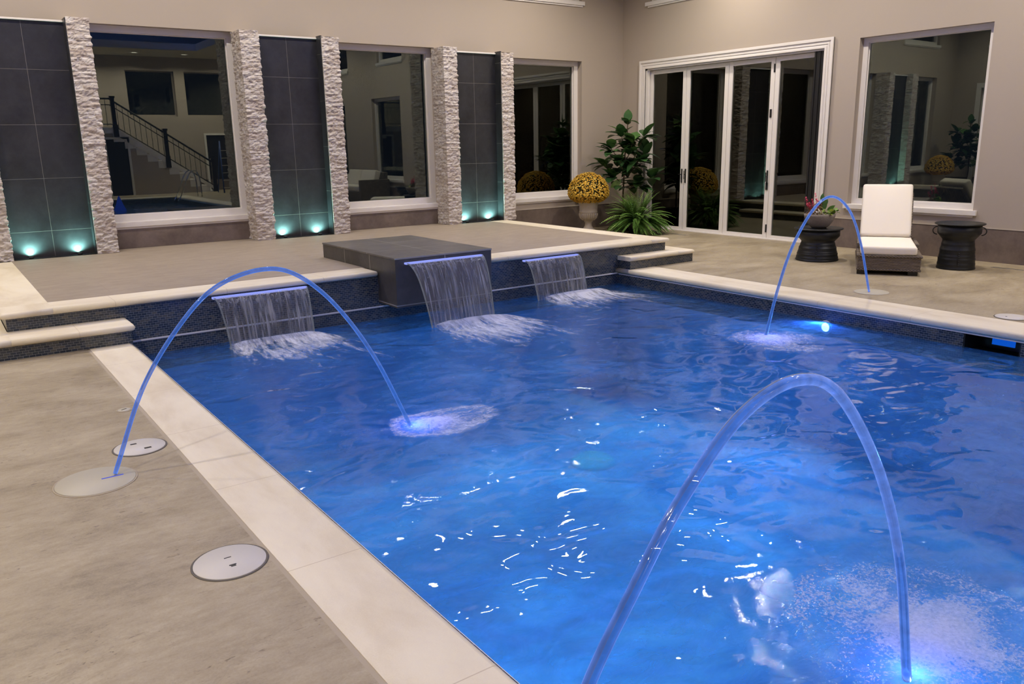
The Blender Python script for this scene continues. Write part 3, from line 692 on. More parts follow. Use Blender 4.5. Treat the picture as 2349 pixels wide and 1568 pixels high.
for i, ((a, c), top, nm) in enumerate(zip(NICHE, (2.935, 2.915, 2.85), ('leftmost', 'middle', 'rightmost'))):
    e = empty('slate_water_wall', ((a + c) / 2, 10.93, .30)); tag(e, 'tall charcoal tiled water wall, the %s of three, lit teal at its foot' % nm, 'water wall', 'dark tiled water walls')
    m_ = (a + c) / 2; q = MB(); q.box(a - .025, c + .01, 10.93, YB, .30, top - .012); o = q.build('tile_panel', M['slate'], loc=(m_, 10.93, 0)); o.parent = e; o.matrix_parent_inverse = Matrix.Translation(-e.location)
    q = MB(); q.box(c, c + .022, 10.785, 10.93, .30, top + .02); kid(q, 'side_slab', M['slate'], e)
    q = MB(); q.box(a - .025, c, 10.905, 10.935, top - .016, top + .004); kid(q, 'spillway_lip', M['white'], e, .002, 'steel lip in white that stands for reflected light')  # shiny steel coloured white to hold the light it reflects
    q = MB(); q.box(a - .025, c, 10.80, 10.925, .295, .303); kid(q, 'basin_grate', M['black'], e)
for i, (x, y) in enumerate(UPL):
    e = empty('uplight', (x, y - .01, .303)); side = ('left', 'right')[i % 2]; nm = ('leftmost', 'middle', 'rightmost')[i // 2]
    tag(e, 'small teal-white uplight at the %s foot of the %s water wall' % (side, nm), 'light', 'teal uplights at the feet of the water walls')
    q = MB(); q.lathe([(0, 0), (.026, 0), (.026, .02), (.021, .024), (.021, .018), (0, .018)], 20, tuple(e.location)); kid(q, 'housing', M['black'], e)
    q = MB(); q.lathe([(0, .0185), (.019, .0185), (.0, .022)], 16, tuple(e.location)); kid(q, 'lens', emis('teal_lens', (.45, 1.0, .9), 2) if i == 0 else bpy.data.materials['teal_lens'], e)

# ------------------------------------------------------------------ dark block with the middle fall
e = empty('fountain_block', ((BX0 + BX1) / 2, BY0, .0)); tag(e, 'low dark grey tiled block jutting from the terrace over the pool', 'fountain block')
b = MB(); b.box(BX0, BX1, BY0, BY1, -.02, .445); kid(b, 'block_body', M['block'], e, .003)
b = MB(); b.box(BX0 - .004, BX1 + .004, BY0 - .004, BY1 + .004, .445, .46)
o = b.build('block_top', grid_tile('grey_basalt_lit_top', lin(112, 108, 101), lin(82, 79, 74), 0.60, 0.60, lin(150, 146, 138), 0.0045, 0.4, vert=False, cscale=4.0, varrow=0.25), loc=tuple(e.location)); o.parent = e; o.matrix_parent_inverse = Matrix.Translation(-e.location)  # lighter copy of the block tile paints the top as better lit

# ------------------------------------------------------------------ sheet falls
def fall(name, x0, x1, yw, zl, throw, shrink, label, seed):
    """a water sheet leaving a lit spillway lip at height zl on wall yw"""
    e = empty(name, ((x0 + x1) / 2, yw, WZ)); tag(e, label, 'waterfall', 'sheet waterfalls into the pool')
    q = MB(); q.box(x0, x1, yw - .045, yw + .0, zl - .010, zl + .008); kid(q, 'spillway_lip', M['lip'], e, .003, 'glowing blue lip')
    nu, nv = 150, 60; H_ = zl - WZ; b = MB((0, -1, .3)); uv = []
    for j in range(nv + 1):
        t = j / nv; z = zl - H_ * t * t; 
        for i in range(nu + 1):
            s = i / nu; k = shrink * t; x = x0 + .01 + (x1 - x0 - .02) * s + (0.5 - s) * k + throw * .10 * t
            y = yw - .045 - throw * t + .006 * noise.noise(Vector((x * 24, t * 3, seed))) * min(1, t * 4) + .004 * noise.noise(Vector((x * 70, t * 5, seed + 3))) * t
            b.v.append((x, y, z)); uv.append((x, H_ * t))
    for j in range(nv):
        for i in range(nu): b.f.append((j * (nu + 1) + i, j * (nu + 1) + i + 1, (j + 1) * (nu + 1) + i + 1, (j + 1) * (nu + 1) + i)); b.sm.append(True)
    o = kid(b, 'water_sheet', M['sheet'], e); me = o.data; L = me.uv_layers.new(name='UVMap')
    for lp in me.loops: L.data[lp.index].uv = uv[lp.vertex_index]
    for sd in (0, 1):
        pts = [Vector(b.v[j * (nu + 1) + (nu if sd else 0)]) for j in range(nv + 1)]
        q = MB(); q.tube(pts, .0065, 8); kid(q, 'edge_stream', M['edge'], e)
    return e
def setfade(b, vals): b.at['fade'] = vals
def foam_fall(name, x0, x1, y0, reach, spreadx, label, seed, gain=1.0):
    nu, nv = 90, 60; b = MB((0, 0, 1)); uv = []; fd = []; bl = []
    for j in range(nv + 1):
        t = j / nv
        for i in range(nu + 1):
            s = i / nu; sx = (s - .5) * 2
            x = (x0 + x1) / 2 + sx * ((x1 - x0) / 2 + .03 + spreadx * t ** .75); y = y0 + .05 - reach * t * (1 - .10 * sx * sx) - .02 * sx * sx
            x += .14 * t * reach
            lump = .5 + .5 * noise.noise(Vector((x * 7, y * 3, seed)))
            z = WZ + .004 + (.045 * max(0, 1 - abs(t - .05) * 9) + .022 * max(0, 1 - t * 2.4) * lump) * (1 - sx ** 4 * .8)
            b.v.append((x, y, z)); uv.append((x - (x - (x0 + x1) / 2) * .55 * t, t * reach))
            big = noise.noise(Vector((x * 2.1, y * 2.1, seed + 9)))
            f = .80 * (1 - t) ** 2.0 + .16 * (1 - t) - .20 * abs(sx) ** 3 + .26 * big + .10
            f *= 1 - abs(sx) ** 10
            if t > .96 or abs(sx) > .97: f = 0
            fd.append(max(0, min(1, f * gain)))
    for j in range(nv):
        for i in range(nu): b.f.append((j * (nu + 1) + i, j * (nu + 1) + i + 1, (j + 1) * (nu + 1) + i + 1, (j + 1) * (nu + 1) + i)); b.sm.append(True)
    setfade(b, fd)
    o = b.build(name, M['foam_fall']); L = o.data.uv_layers.new(name='UVMap')
    for lp in o.data.loops: L.data[lp.index].uv = uv[lp.vertex_index]
    tag(o, label, 'foam', kind='stuff'); return o
fall('waterfall', 1.905, 2.765, PY1 - .05, .235, .17, .08, 'leftmost clear sheet waterfall pouring from the mosaic wall left of the dark block', 1)
fall('waterfall', 3.625, 4.50, BY0, .405, .265, .14, 'middle and largest sheet waterfall pouring from the dark tiled block', 2)
fall('waterfall', 5.27, 6.05, PY1 - .05, .235, .17, .06, 'rightmost sheet waterfall pouring from the mosaic wall near the right steps', 3)
foam_fall('foam', 1.99, 2.75, 7.03, 1.7, .50, 'white foam spreading below the leftmost waterfall', 11, .95)
foam_fall('foam', 3.76, 4.50, 6.56, 1.9, .62, 'broad white foam spreading below the middle waterfall', 12, 1.05)
foam_fall('foam', 5.42, 6.20, 7.00, 1.6, .55, 'white foam spreading below the rightmost waterfall', 13, 1.0)
def foam_disc(name, c, r, sy, kind, label, seed, gain=1.0, ring=0.0, hump=.03, off=(0, 0)):
    nr, na = 50, 110; b = MB((0, 0, 1)); uv = []; fd = []
    for j in range(nr + 1):
        t = j / nr
        for i in range(na):
            a = 2 * math.pi * i / na; rr = r * t * (1 + .16 * noise.noise(Vector((math.cos(a) * 1.4, math.sin(a) * 1.4, seed))))
            x = c[0] + rr * math.cos(a) + off[0] * t * max(0, math.cos(a - math.atan2(off[1], off[0] + 1e-6))); y = c[1] + sy * rr * math.sin(a) + off[1] * t * max(0, math.cos(a - math.atan2(off[1], off[0] + 1e-6)))
            z = WZ + .004 + hump * max(0, 1 - t * 3) + .010 * max(0, 1 - t) * (.5 + .5 * noise.noise(Vector((x * 12, y * 12, seed))))
            b.v.append((x, y, z)); uv.append((a / (2 * math.pi) * 4 + 0, t * r * 3))
            big = noise.noise(Vector((x * 3.1, y * 3.1, seed + 5)))
            f = (.95 - t * .95) + .16 * big + ring * math.exp(-((t - .72) / .14) ** 2)
            if t > .97: f = 0
            fd.append(max(0, min(1, f * gain)))
    for j in range(nr):
        for i in range(na):
            i2 = (i + 1) % na; b.f.append((j * na + i, j * na + i2, (j + 1) * na + i2, (j + 1) * na + i)); b.sm.append(True)
    setfade(b, fd); o = b.build(name, M['foam_' + kind]); L = o.data.uv_layers.new(name='UVMap')
    for p in o.data.polygons:
        us = [uv[o.data.loops[l].vertex_index] for l in p.loop_indices]; mx = max(q[0] for q in us)
        for l, q in zip(p.loop_indices, us): L.data[l].uv = (q[0] + (4 if mx > 3.5 and q[0] < .5 else 0), q[1])
    tag(o, label, 'foam', kind='stuff'); return o
foam_disc('foam', (2.36, 4.22), .36, .8, 'splash', 'round blue-lit splash where the left jet lands, beyond the pool middle', 21, 1.10, ring=.34, off=(.25, .0))
foam_disc('foam', (5.76, 4.30), .50, .8, 'splash', 'pale splash where the far right jet lands near the pool light', 22, 1.15, ring=.16, off=(0, -.25))
foam_disc('foam', (2.62, 1.22), .66, .95, 'churn', 'large churning splash where the nearest jet lands at lower right', 23, 1.0, ring=.16, hump=.012)

# ------------------------------------------------------------------ arching jets
JET = {'A': [(0.537, 4.037, 0.012), (0.715, 4.06, 0.406), (0.934, 4.087, 0.69), (1.123, 4.111, 0.837), (1.358, 4.141, 0.89), (1.55, 4.165, 0.839), (1.771, 4.193, 0.641), (2.003, 4.222, 0.295), (2.23, 4.251, -0.187)],
       'B': [(7.478, 4.424, 0.012), (7.25, 4.412, 0.496), (7.003, 4.398, 0.823), (6.697, 4.382, 0.976), (6.409, 4.367, 0.9), (6.106, 4.35, 0.599), (5.916, 4.34, 0.237), (5.765, 4.332, -0.187)],
       'C': [(0.60, 0.955, 0.012), (0.73, .968, .33), (0.852, 0.981, 0.538), (0.969, 0.993, 0.675), (1.107, 1.007, 0.817), (1.302, 1.027, 0.945), (1.52, 1.049, 0.976), (1.729, 1.07, 0.89), (1.988, 1.096, 0.61), (2.18, 1.115, 0.263), (2.323, 1.13, -0.187)]}
for k, lab, r0 in (('A', 'thin blue-lit water jet arching from the left deck into the pool', .0105), ('B', 'thin blue-lit water jet arching from the right deck in front of the lounge chair', .011), ('C', 'thick blue-lit water jet arching across the lower right foreground', .0125)):
    pts = catmull(JET[k], 14); n = len(pts)
    e = empty('water_jet', JET[k][0]); tag(e, lab, 'water jet', 'arching laminar water jets')
    q = MB(); q.tube(pts, [r0 * (1 + .18 * i / n) for i in range(n)], 14); kid(q, 'water_stream', M['rope'], e)
    top = max(range(n), key=lambda i: pts[i].z)
    q = MB(); q.tube([pts[i] + Vector((0, .003, r0 * .8)) for i in range(int(n * .12), int(n * .9))], r0 * .38, 8); kid(q, 'highlight_strand', M['edge'], e)  # pale emissive tube paints the highlight along the jet

    lx, ly, lz = JET[k][-1]
    light('jet_glow', 'POINT', (lx + .05, ly, WZ - .06), 5 if k != 'C' else 6, (.08, .14, 1.0), shadow_soft_size=.03)
# ------------------------------------------------------------------ deck fittings
def disc(B, c, r, z0, z1, seg=48, bev=.003):
    B.lathe([(0, z1), (r - bev, z1), (r, z1 - bev), (r, z0), (0, z0)], seg, (c[0], c[1], 0))
def lid(name, c, r, m, label, cat='lid', slots=(), slotm=None, ring=True, group=None, sname='finger_slot'):
    e = empty(name, (c[0], c[1], 0)); tag(e, label, cat, group)
    q = MB(); disc(q, c, r, -.002, .006, bev=.002); kid(q, 'cover', m, e)
    if ring: q = MB(); q.lathe([(r + .0005, .0), (r + .0005, .003), (r + .008, .003), (r + .008, 0)], 48, (c[0], c[1], 0)); kid(q, 'rim', M['lidring'] if m is M['lid'] else M['grey_grout'], e)
    for (dx, dy, lx, ly, an) in slots:
        mt = Matrix.Translation((c[0] + dx, c[1] + dy, 0)) @ Matrix.Rotation(an, 4, 'Z')
        q = MB(); q.box(-lx / 2, lx / 2, -ly / 2, ly / 2, .0055, .0072, mt); kid(q, sname, slotm or M['black'], e)
    return e
lid('jet_nozzle_cover', (.45, 4.02), .172, M['lid_cream'], 'cream oval-looking nozzle cover on the left deck where the thin jet rises', 'nozzle cover', [(.072, 0, .095, .009, 0)], M['slot_blue'], sname='glowing_slot')
lid('access_cover', (.713, 4.37), .124, M['lid'], 'grey round deck lid just beyond the left nozzle cover', 'lid', [(-.02, .055, .03, .014, 0), (.03, -.045, .034, .018, 0)])
lid('access_cover', (.721, 2.866), .131, M['lid'], 'grey round deck lid nearest the viewer on the left deck', 'lid', [(.0, .03, .026, .004, 0), (0, -.035, .026, .006, 0), (0, -.043, .018, .012, 0)])
lid('deck_plug', (.773, 5.096), .036, M['lid_cream'], 'tiny white round plug in the left deck', 'plug', [(0, 0, .035, .006, .5)])
lid('jet_nozzle_cover', (7.50, 4.41), .160, M['lid_cream'], 'pale nozzle cover in front of the lounge chair on the right deck', 'nozzle cover', [(-.02, .01, .05, .008, .3)], M['slot_blue'], sname='glowing_slot')
lid('access_cover', (7.30, 3.02), .125, M['lid'], 'white round lid at the right edge by the right pool coping', 'lid', [(-.03, .03, .012, .012, 0)])
lid('jet_nozzle_cover', (.60, .955), .165, M['lid_cream'], 'nozzle cover of the nearest jet, below the frame', 'nozzle cover', [(0, 0, .09, .008, 0)], M['slot_blue'], sname='glowing_slot')
for (a, bq, lab) in (((9.93, 4.62 - .22), (10.02, 3.9), 'thin metal slot drain in the deck beside the right drum table'), ((9.90, 9.46), (10.0, 9.08), 'thin slot drain in the deck before the folding door')):
    q = MB(); q.box(a[0], a[0] + .05, bq[1], a[1], .0, .006); q2 = MB(); q2.box(a[0] + .018, a[0] + .032, bq[1] + .01, a[1] - .01, .006, .007)
    e = empty('slot_drain', (a[0], a[1], 0)); tag(e, lab, 'drain', 'slot drains in the deck'); kid(q, 'metal_channel', M['steel'], e); kid(q2, 'slot', M['black'], e)
# underwater light and skimmer
e = empty('pool_light', (PX1, 4.40, -.245)); tag(e, 'bright blue underwater light in the right pool wall', 'pool light')
q = MB(); seg = 28
prof = [(0, .018), (.038, .014), (.055, .004)]; vs = []
def xl(prof, m, nm):
    Bq = MB(); Bq.lathe(prof, seg); rt = Matrix.Translation(e.location) @ Matrix.Rotation(-math.pi / 2, 4, 'Y'); Bq.v = [tuple(rt @ Vector(v)) for v in Bq.v]; kid(Bq, nm, m, e)
xl([(0, .018), (.032, .014), (.043, .004)], M['pool_lens'], 'lens'); xl([(.043, 0), (.043, .012), (.062, .010), (.066, 0)], M['white'], 'bezel')
light('pool_lamp', 'SPOT', (PX1 - .05, 4.40, -.245), 60, (.04, .20, 1.0), to=(PX1 - 2.0, 4.1, -.25), spot_size=math.radians(165), spot_blend=.8, shadow_soft_size=.05)
e = empty('skimmer', (PX1 + .1, 2.92, -.24)); tag(e, 'dark skimmer mouth with blue glow in the right pool wall', 'skimmer')
q = MB(); q.box(PX1 + .005, PX1 + .32, SK[0], SK[0] + .012, -.24, -.064); q.box(PX1 + .005, PX1 + .32, SK[1] - .012, SK[1], -.24, -.064); q.box(PX1 + .31, PX1 + .32, SK[0], SK[1], -.24, -.064); q.box(PX1 + .005, PX1 + .32, SK[0], SK[1], -.24, -.232); kid(q, 'throat', M['drum'], e)
q = MB(); q.box(PX1 + .02, PX1 + .032, SK[0] + .055, SK[0] + .225, -.132, -.085); kid(q, 'glow_panel', M['skim_blue'], e, 0, 'blue panel glowing by emission')  # emissive panel stands in for the blue light inside the mouth
tag_disc = empty('main_drain', (4.77, 5.45, BOT)); tag(tag_disc, 'pale round main drain on the pool floor, right of the left splash', 'drain')
q = MB(); q.lathe([(0, .05), (.17, .05), (.20, .03), (.215, 0), (0, 0)], 40, tuple(tag_disc.location)); kid(q, 'cover', simple('pale_drain_cover', (.34, .80, .80), .6, var=.1), tag_disc)

# ------------------------------------------------------------------ furniture
def local(name, origin, ax):
    """thing whose local +X is the direction ax (2D)"""
    return empty(name, (origin[0], origin[1], 0), math.atan2(ax[1], ax[0]))
def lkid(B, name, m, parent, bevel=0, label=None, seg=2):
    o = B.build(name, m, bevel=bevel, seg=seg); o.parent = parent
    if label: o['label'] = label
    return o
def cushion(L, W_, T, r=.035, n=14, seed=0, puff=.012):
    """rounded box centred in y, from x=0..L, z=0..T"""
    bm = bmesh.new(); bmesh.ops.create_cube(bm, size=1); bmesh.ops.scale(bm, vec=(L, W_, T), verts=bm.verts); bmesh.ops.translate(bm, vec=(L / 2, 0, T / 2), verts=bm.verts)
    bmesh.ops.bevel(bm, geom=bm.edges[:], offset=r, segments=5, profile=.6, affect='EDGES')
    bmesh.ops.subdivide_edges(bm, edges=[e_ for e_ in bm.edges if e_.calc_length() > .15], cuts=8, use_grid_fill=True)
    for v in bm.verts:
        fx = max(0, 1 - (2 * (v.co.x / L - .5)) ** 2); fy = max(0, 1 - (2 * v.co.y / W_) ** 2); k = (v.co.z / T - .5) * 2
        v.co.z += k * puff * fx * fy + .003 * noise.noise(v.co * 7 + Vector((seed, 0, 0)))
    B = MB(); B.v = [tuple(v.co) for v in bm.verts]; bm.verts.index_update(); B.f = [tuple(v.index for v in f_q.verts) for f_q in bm.faces]; B.sm = [True] * len(B.f); bm.free(); return B
ch = local('chaise_lounge', (8.57, 4.865), (.843, .538)); tag(ch, 'wicker lounge chair with cream cushions and raised back, before the right window', 'lounge chair')
CW = .64
q = MB(); q.box(0, 1.62, -CW / 2, CW / 2, .055, .205); lkid(q, 'wicker_base', M['wicker'], ch, .012)
q = MB(); q.box(-.012, 1.63, -CW / 2 - .012, CW / 2 + .012, .198, .222); q.box(-.008, 1.63, -CW / 2 - .008, CW / 2 + .008, .048, .066); lkid(q, 'woven_rim', M['wicker'], ch, .006)
q = MB(); q.box(.55, 1.2, CW / 2 - .03, CW / 2 + .012, .21, .29); q.box(.55, 1.2, -CW / 2 - .012, -CW / 2 + .03, .21, .29); lkid(q, 'side_rail', M['wicker'], ch, .01)
for (x, y) in ((.03, -.27), (.03, .25), (1.5, -.27), (1.5, .25)):
    q = MB(); q.box(x, x + .09, y - .03, y + .07, 0, .056); lkid(q, 'leg', M['darkwood'], ch, .003)
cu = cushion(1.10, .575, .095, seed=1); o = lkid(cu, 'seat_cushion', M['cushion'], ch); o.location = (-.005, .012, .222)
cu = cushion(.70, .56, .11, seed=2, puff=.02); o = lkid(cu, 'back_cushion', M['cushion'], ch); o.location = (1.00, .02, .285); o.rotation_euler = (0, -math.radians(58), 0)
q = MB(); q.box(0, .68, -.28, .28, -.045, -.002); o = lkid(q, 'backrest', M['wicker'], ch, .01); o.location = (1.02, 0, .25); o.rotation_euler = (0, -math.radians(58), 0)
q = MB(); q.tube([(1.35, .22, .22), (1.22, .22, .55)], .012, 8); lkid(q, 'back_prop', M['black'], ch); q = MB(); q.tube([(1.35, -.22, .22), (1.22, -.22, .55)], .012, 8); lkid(q, 'back_prop', M['black'], ch)

def drum(name, c, h, rt, rb, rw, label, handles=True, flare=.7):
    e = empty(name, (c[0], c[1], 0)); tag(e, label, 'side table', 'dark metal drum tables on the right deck')
    prof = [(0, 0), (rb, 0), (rb + .004, .012)]; n = 30; hb = h - .03
    for i in range(1, n):
        t = i / n; z = .012 + (hb * flare - .012) * t; r = rb + (rw - rb) * t ** 1.15 + .0015 * math.cos(t * math.pi * 14) + (.006 if abs(t - .33) < .03 or abs(t - .66) < .03 else 0); prof.append((r, z))
    z1 = hb * flare; rs = rt * .87
    prof += [(rw, z1), (rw + (rs - rw) * .5, z1 + (hb - z1) * .22), (rs, z1 + (hb - z1) * .45), (rs, hb), (0, hb)]
    q = MB(); q.lathe(prof, 56); lkid(q, 'drum_body', M['drum'], e)
    q = MB(); q.lathe([(0, hb), (rt - .01, hb), (rt, hb + .006), (rt, hb + .014), (rt - .012, hb + .020), (rt - .04, hb + .017), (0, hb + .020)], 60); lkid(q, 'table_top', M['drum'], e)
    q = MB()
    for k in (2.4, 2.6): pass
    for k in range(7):
        a = 2.0; z = .06 + .022 * k; rr = rb + (rw - rb) * (z / (hb * flare)) ** 1.15 + .008
        q.lathe([(0, -.009), (.007, -.006), (.009, 0), (.007, .006), (0, .009)], 8, (rr * math.cos(3.7), rr * math.sin(3.7), z + (0)))
    lkid(q, 'frog_relief', M['drum'], e)
    if handles:
        view = math.atan2(c[1], c[0])
        for sg in (1, -1):
            a = view + sg * math.pi / 2; cc = Vector((math.cos(a), math.sin(a), 0)) * (rs - .004); zc = hb - .075
            pts = []
            for k in range(13):
                th = -math.pi / 2 + math.pi * k / 12; pts.append(cc + Vector((math.cos(a), math.sin(a), 0)) * (.048 * math.cos(th)) + Vector((0, 0, zc + .045 * math.sin(th))))
            q = MB(); q.tube(pts, .006, 8); lkid(q, 'handle', M['drum'], e)
    return e
drum('drum_table', (9.60, 4.64), .535, .262, .200, .166, 'tall dark drum side table standing alone right of the lounge chair', True, .66)
drum('drum_table', (9.06, 6.10), .415, .292, .255, .197, 'low wide dark drum side table under the flower bowl', False, .62)
TZ = .415 - .03 + .020

def leaf(B, tone, base, d, up, L, W_, cup=.15, bend=.3, tv=.5, segs=6, shape='obov'):
    d = d.normalized(); sd = d.cross(up).normalized(); nr = sd.cross(d).normalized(); rows = []
    for i in range(segs + 1):
        t = i / segs
        w = W_ * ({'obov': (math.sin(math.pi * t ** .72) ** .8) * (.55 + .55 * t), 'lance': math.sin(math.pi * t ** .9), 'round': math.sin(math.pi * t) ** .6}[shape]) * .5
        c = base + d * (L * t) + nr * (-bend * L * t * t)
        rows.append((c - sd * w + nr * (cup * w), c, c + sd * w + nr * (cup * w)))
    b0 = len(B.v)
    for r in rows:
        B.v += [tuple(p) for p in r]; tone += [min(1, max(0, tv + random.uniform(-.05, .05)))] * 3
    for i in range(segs):
        for k in (0, 1): a = b0 + i * 3 + k; B.f.append((a, a + 1, a + 4, a + 3)); B.sm.append(True)
def rdir(rn, el0, el1, az=None):
    a = rn.uniform(0, 2 * math.pi) if az is None else az; e = math.radians(rn.uniform(el0, el1)); return Vector((math.cos(a) * math.cos(e), math.sin(a) * math.cos(e), math.sin(e)))
random.seed(7)
# fiddle-leaf fig
fg = empty('fiddle_leaf_fig', (9.84, 10.42, 0)); tag(fg, 'tall fiddle-leaf fig tree with big glossy leaves in the room corner', 'tree')
q = MB(); q.lathe([(0, 0), (.14, 0), (.19, .26), (.20, .30), (.185, .30), (.17, .27), (0, .27)], 30); lkid(q, 'pot', M['drum'], fg)
q = MB(); q.lathe([(0, .275), (.172, .275)], 20); lkid(q, 'soil', M['soil'], fg)
rn = random.Random(5)
view = Vector((-.69, -.73, 0)); rgt = Vector((.73, -.69, 0))     # towards the viewer, and rightwards in the view
trunk = [Vector((0, 0, .2)), rgt * -.05 + Vector((0, 0, .5)), rgt * -.04 + Vector((0, 0, .9)), rgt * -.03 + Vector((0, 0, 1.25)), rgt * .0 + Vector((0, 0, 1.55)), rgt * .01 + Vector((0, 0, 1.80))]
q = MB(); tp = catmull(trunk, 8); q.tube(tp, [.016 - .009 * i / len(tp) for i in range(len(tp))], 8)
branches = [(.72, .18, .80, .05), (.74, .42, .92, .0), (.80, -.20, .92, .1), (.9, .28, 1.3, -.05), (.95, -.36, 1.12, .05), (1.0, .28, 1.58, .1), (1.1, -.26, 1.38, .1), (1.2, .10, 1.5, .2), (1.05, .22, 1.2, .15), (.95, -.12, 1.2, .25), (1.3, -.10, 1.62, .0)]
fo = MB(); tone = []
def cluster(tip, n, L0, el=(-25, 60), tv=.4, base_dir=None):
    for k in range(n):
        dd = rdir(rn, *el)
        if base_dir is not None: dd = (dd + base_dir * .9).normalized()
        v = tv + rn.uniform(-.25, .25) + (.25 if rn.random() < .12 else 0)
        leaf(fo, tone, tip + Vector((rn.uniform(-.02, .02), rn.uniform(-.02, .02), rn.uniform(-.06, .02))), dd, Vector((0, 0, 1)), L0 * rn.uniform(.75, 1.15), L0 * rn.uniform(.70, .92), cup=.22, bend=rn.uniform(.1, .55), tv=v)
for (z0, dx, z1, dv) in branches:
    a = Vector((0, 0, z0)); tip = rgt * dx + view * dv + Vector((0, 0, z1)); mid = (a + tip) / 2 + Vector((0, 0, -.04))
    pp = catmull([a, mid, tip], 6); q.tube(pp, [.009 - .005 * i / len(pp) for i in range(len(pp))], 6)
    cluster(tip, 10, .28, tv=.40, base_dir=(tip - a).normalized() * .5); cluster(mid, 5, .25, tv=.3)
cluster(trunk[-1], 6, .20, (10, 70), .5); cluster(trunk[-2], 8, .26, (-20, 40), .4); cluster(Vector((0, 0, 1.4)), 8, .26, (-20, 40), .35); cluster(Vector((0, 0, 1.2)), 7, .26, (-30, 30), .3)
leaf(fo, tone, trunk[-1], Vector((.02, -.02, 1)), view, .22, .19, tv=.55, bend=-.05)
leaf(fo, tone, Vector((0, 0, .86)) + rgt * -.08 + view * .05, rgt * -.7 + view * .3 + Vector((0, 0, -.5)), view, .22, .14, tv=1.0)
lkid(q, 'trunk', M['bark'], fg)
fo.at['tone'] = tone; lkid(fo, 'foliage', M['figleaf'], fg)
# fern
fe = empty('potted_fern', (9.56, 9.86, 0)); tag(fe, 'bushy green fern at the foot of the fiddle-leaf fig', 'fern')
q = MB(); q.lathe([(0, 0), (.11, 0), (.15, .18), (.155, .2), (.14, .2), (0, .19)], 24); lkid(q, 'pot', M['drum'], fe)
ff = MB(); tn = []; rn = random.Random(12)
for k in range(190):
    az = rn.uniform(0, 2 * math.pi); L = rn.uniform(.42, .66); el = math.radians(rn.uniform(5, 82)); out = Vector((math.cos(az), math.sin(az), 0))
    p = Vector((0, 0, .2)) + out * .05; tv0 = rn.uniform(.15, .8); v = out * math.cos(el) + Vector((0, 0, math.sin(el))); n = 21
    for i in range(n):
        v = (v + Vector((0, 0, -.066))).normalized(); p2 = p + v * (L / n)
        sd = v.cross(Vector((0, 0, 1))).normalized() if abs(v.z) < .98 else Vector((1, 0, 0))
        t = i / n; ll = .066 * math.sin(math.pi * min(1, .12 + t * .9)) + .006
        for sg in (1, -1): leaf(ff, tn, p, sd * sg + v * .7 + Vector((0, 0, .12)), Vector((0, 0, 1)), ll, .026, cup=0, bend=.25, tv=tv0 + .2 * t, segs=2, shape='lance')
        p = p2
    
for i, vv in enumerate(ff.v):
    if vv[2] < .012: ff.v[i] = (vv[0], vv[1], .012 + .002 * (i % 3))
    if vv[0] + 9.56 > XR - .03: ff.v[i] = (XR - .03 - 9.56, ff.v[i][1], ff.v[i][2])
ff.at['tone'] = tn; lkid(ff, 'foliage', M['fernleaf'], fe)
# chrysanthemum urn
UC = (9.10, 10.55)
um = empty('chrysanthemum_urn', (*UC, 0)); tag(um, 'stone urn overflowing with a dome of yellow chrysanthemums, in the corner', 'flower urn')
prof = [(0, 0), (.135, 0), (.135, .03), (.12, .045), (.085, .075), (.06, .12), (.058, .17), (.075, .19), (.075, .2), (.11, .225), (.14, .26), (.148, .30), (.148, .335), (.156, .345), (.156, .355), (.150, .365), (.155, .45), (.178, .52), (.192, .535), (.195, .56), (.175, .56), (.165, .5), (0, .48)]
q = MB(); q.lathe(prof, 48); lkid(q, 'urn', M['urn'], um)
q = MB()
for k in range(26):
    a = 2 * math.pi * k / 26; q.tube([(.100 * math.cos(a), .100 * math.sin(a), .212), (.138 * math.cos(a), .138 * math.sin(a), .25), (.152 * math.cos(a), .152 * math.sin(a), .30), (.152 * math.cos(a), .152 * math.sin(a), .33)], [.007, .010, .012, .008], 6)
lkid(q, 'gadroon_ribs', M['urn'], um)
dm = MB(); tn = []; rn = random.Random(3); RX, RZ, ZC = .335, .33, .66
def dome(th, ph, k=1.0):
    z = math.sin(ph); r = math.cos(ph); return Vector((RX * k * r * math.cos(th), RX * k * r * math.sin(th), ZC + (RZ if z > 0 else .17) * k * z))
dl = MB(); dt = []
for i in range(700):
    p = dome(rn.uniform(0, 2 * math.pi), math.asin(rn.uniform(-.85, 1)), rn.uniform(.80, .93)); n = (p - Vector((0, 0, ZC - .1))).normalized()
    leaf(dl, dt, p, n + rdir(rn, -60, 60) * .9, Vector((0, 0, 1)), .05, .03, tv=rn.uniform(0, .9), segs=2, shape='lance')
b0 = MB(); b0.lathe([(0, ZC + RZ * .88)] + [(RX * .88 * math.cos(a * math.pi / 20), ZC + (RZ if a >= 0 else .17) * .88 * math.sin(a * math.pi / 20)) for a in range(9, -10, -1)] + [(0, ZC - .15)], 30)
for vv in b0.v: dl.v.append(vv); dt.append(0.0)
off = len(dl.v) - len(b0.v); dl.f += [tuple(i + off for i in f_q) for f_q in b0.f]; dl.sm += [True] * len(b0.f)
dl.at['tone'] = dt; lkid(dl, 'foliage', M['mumleaf'], um)
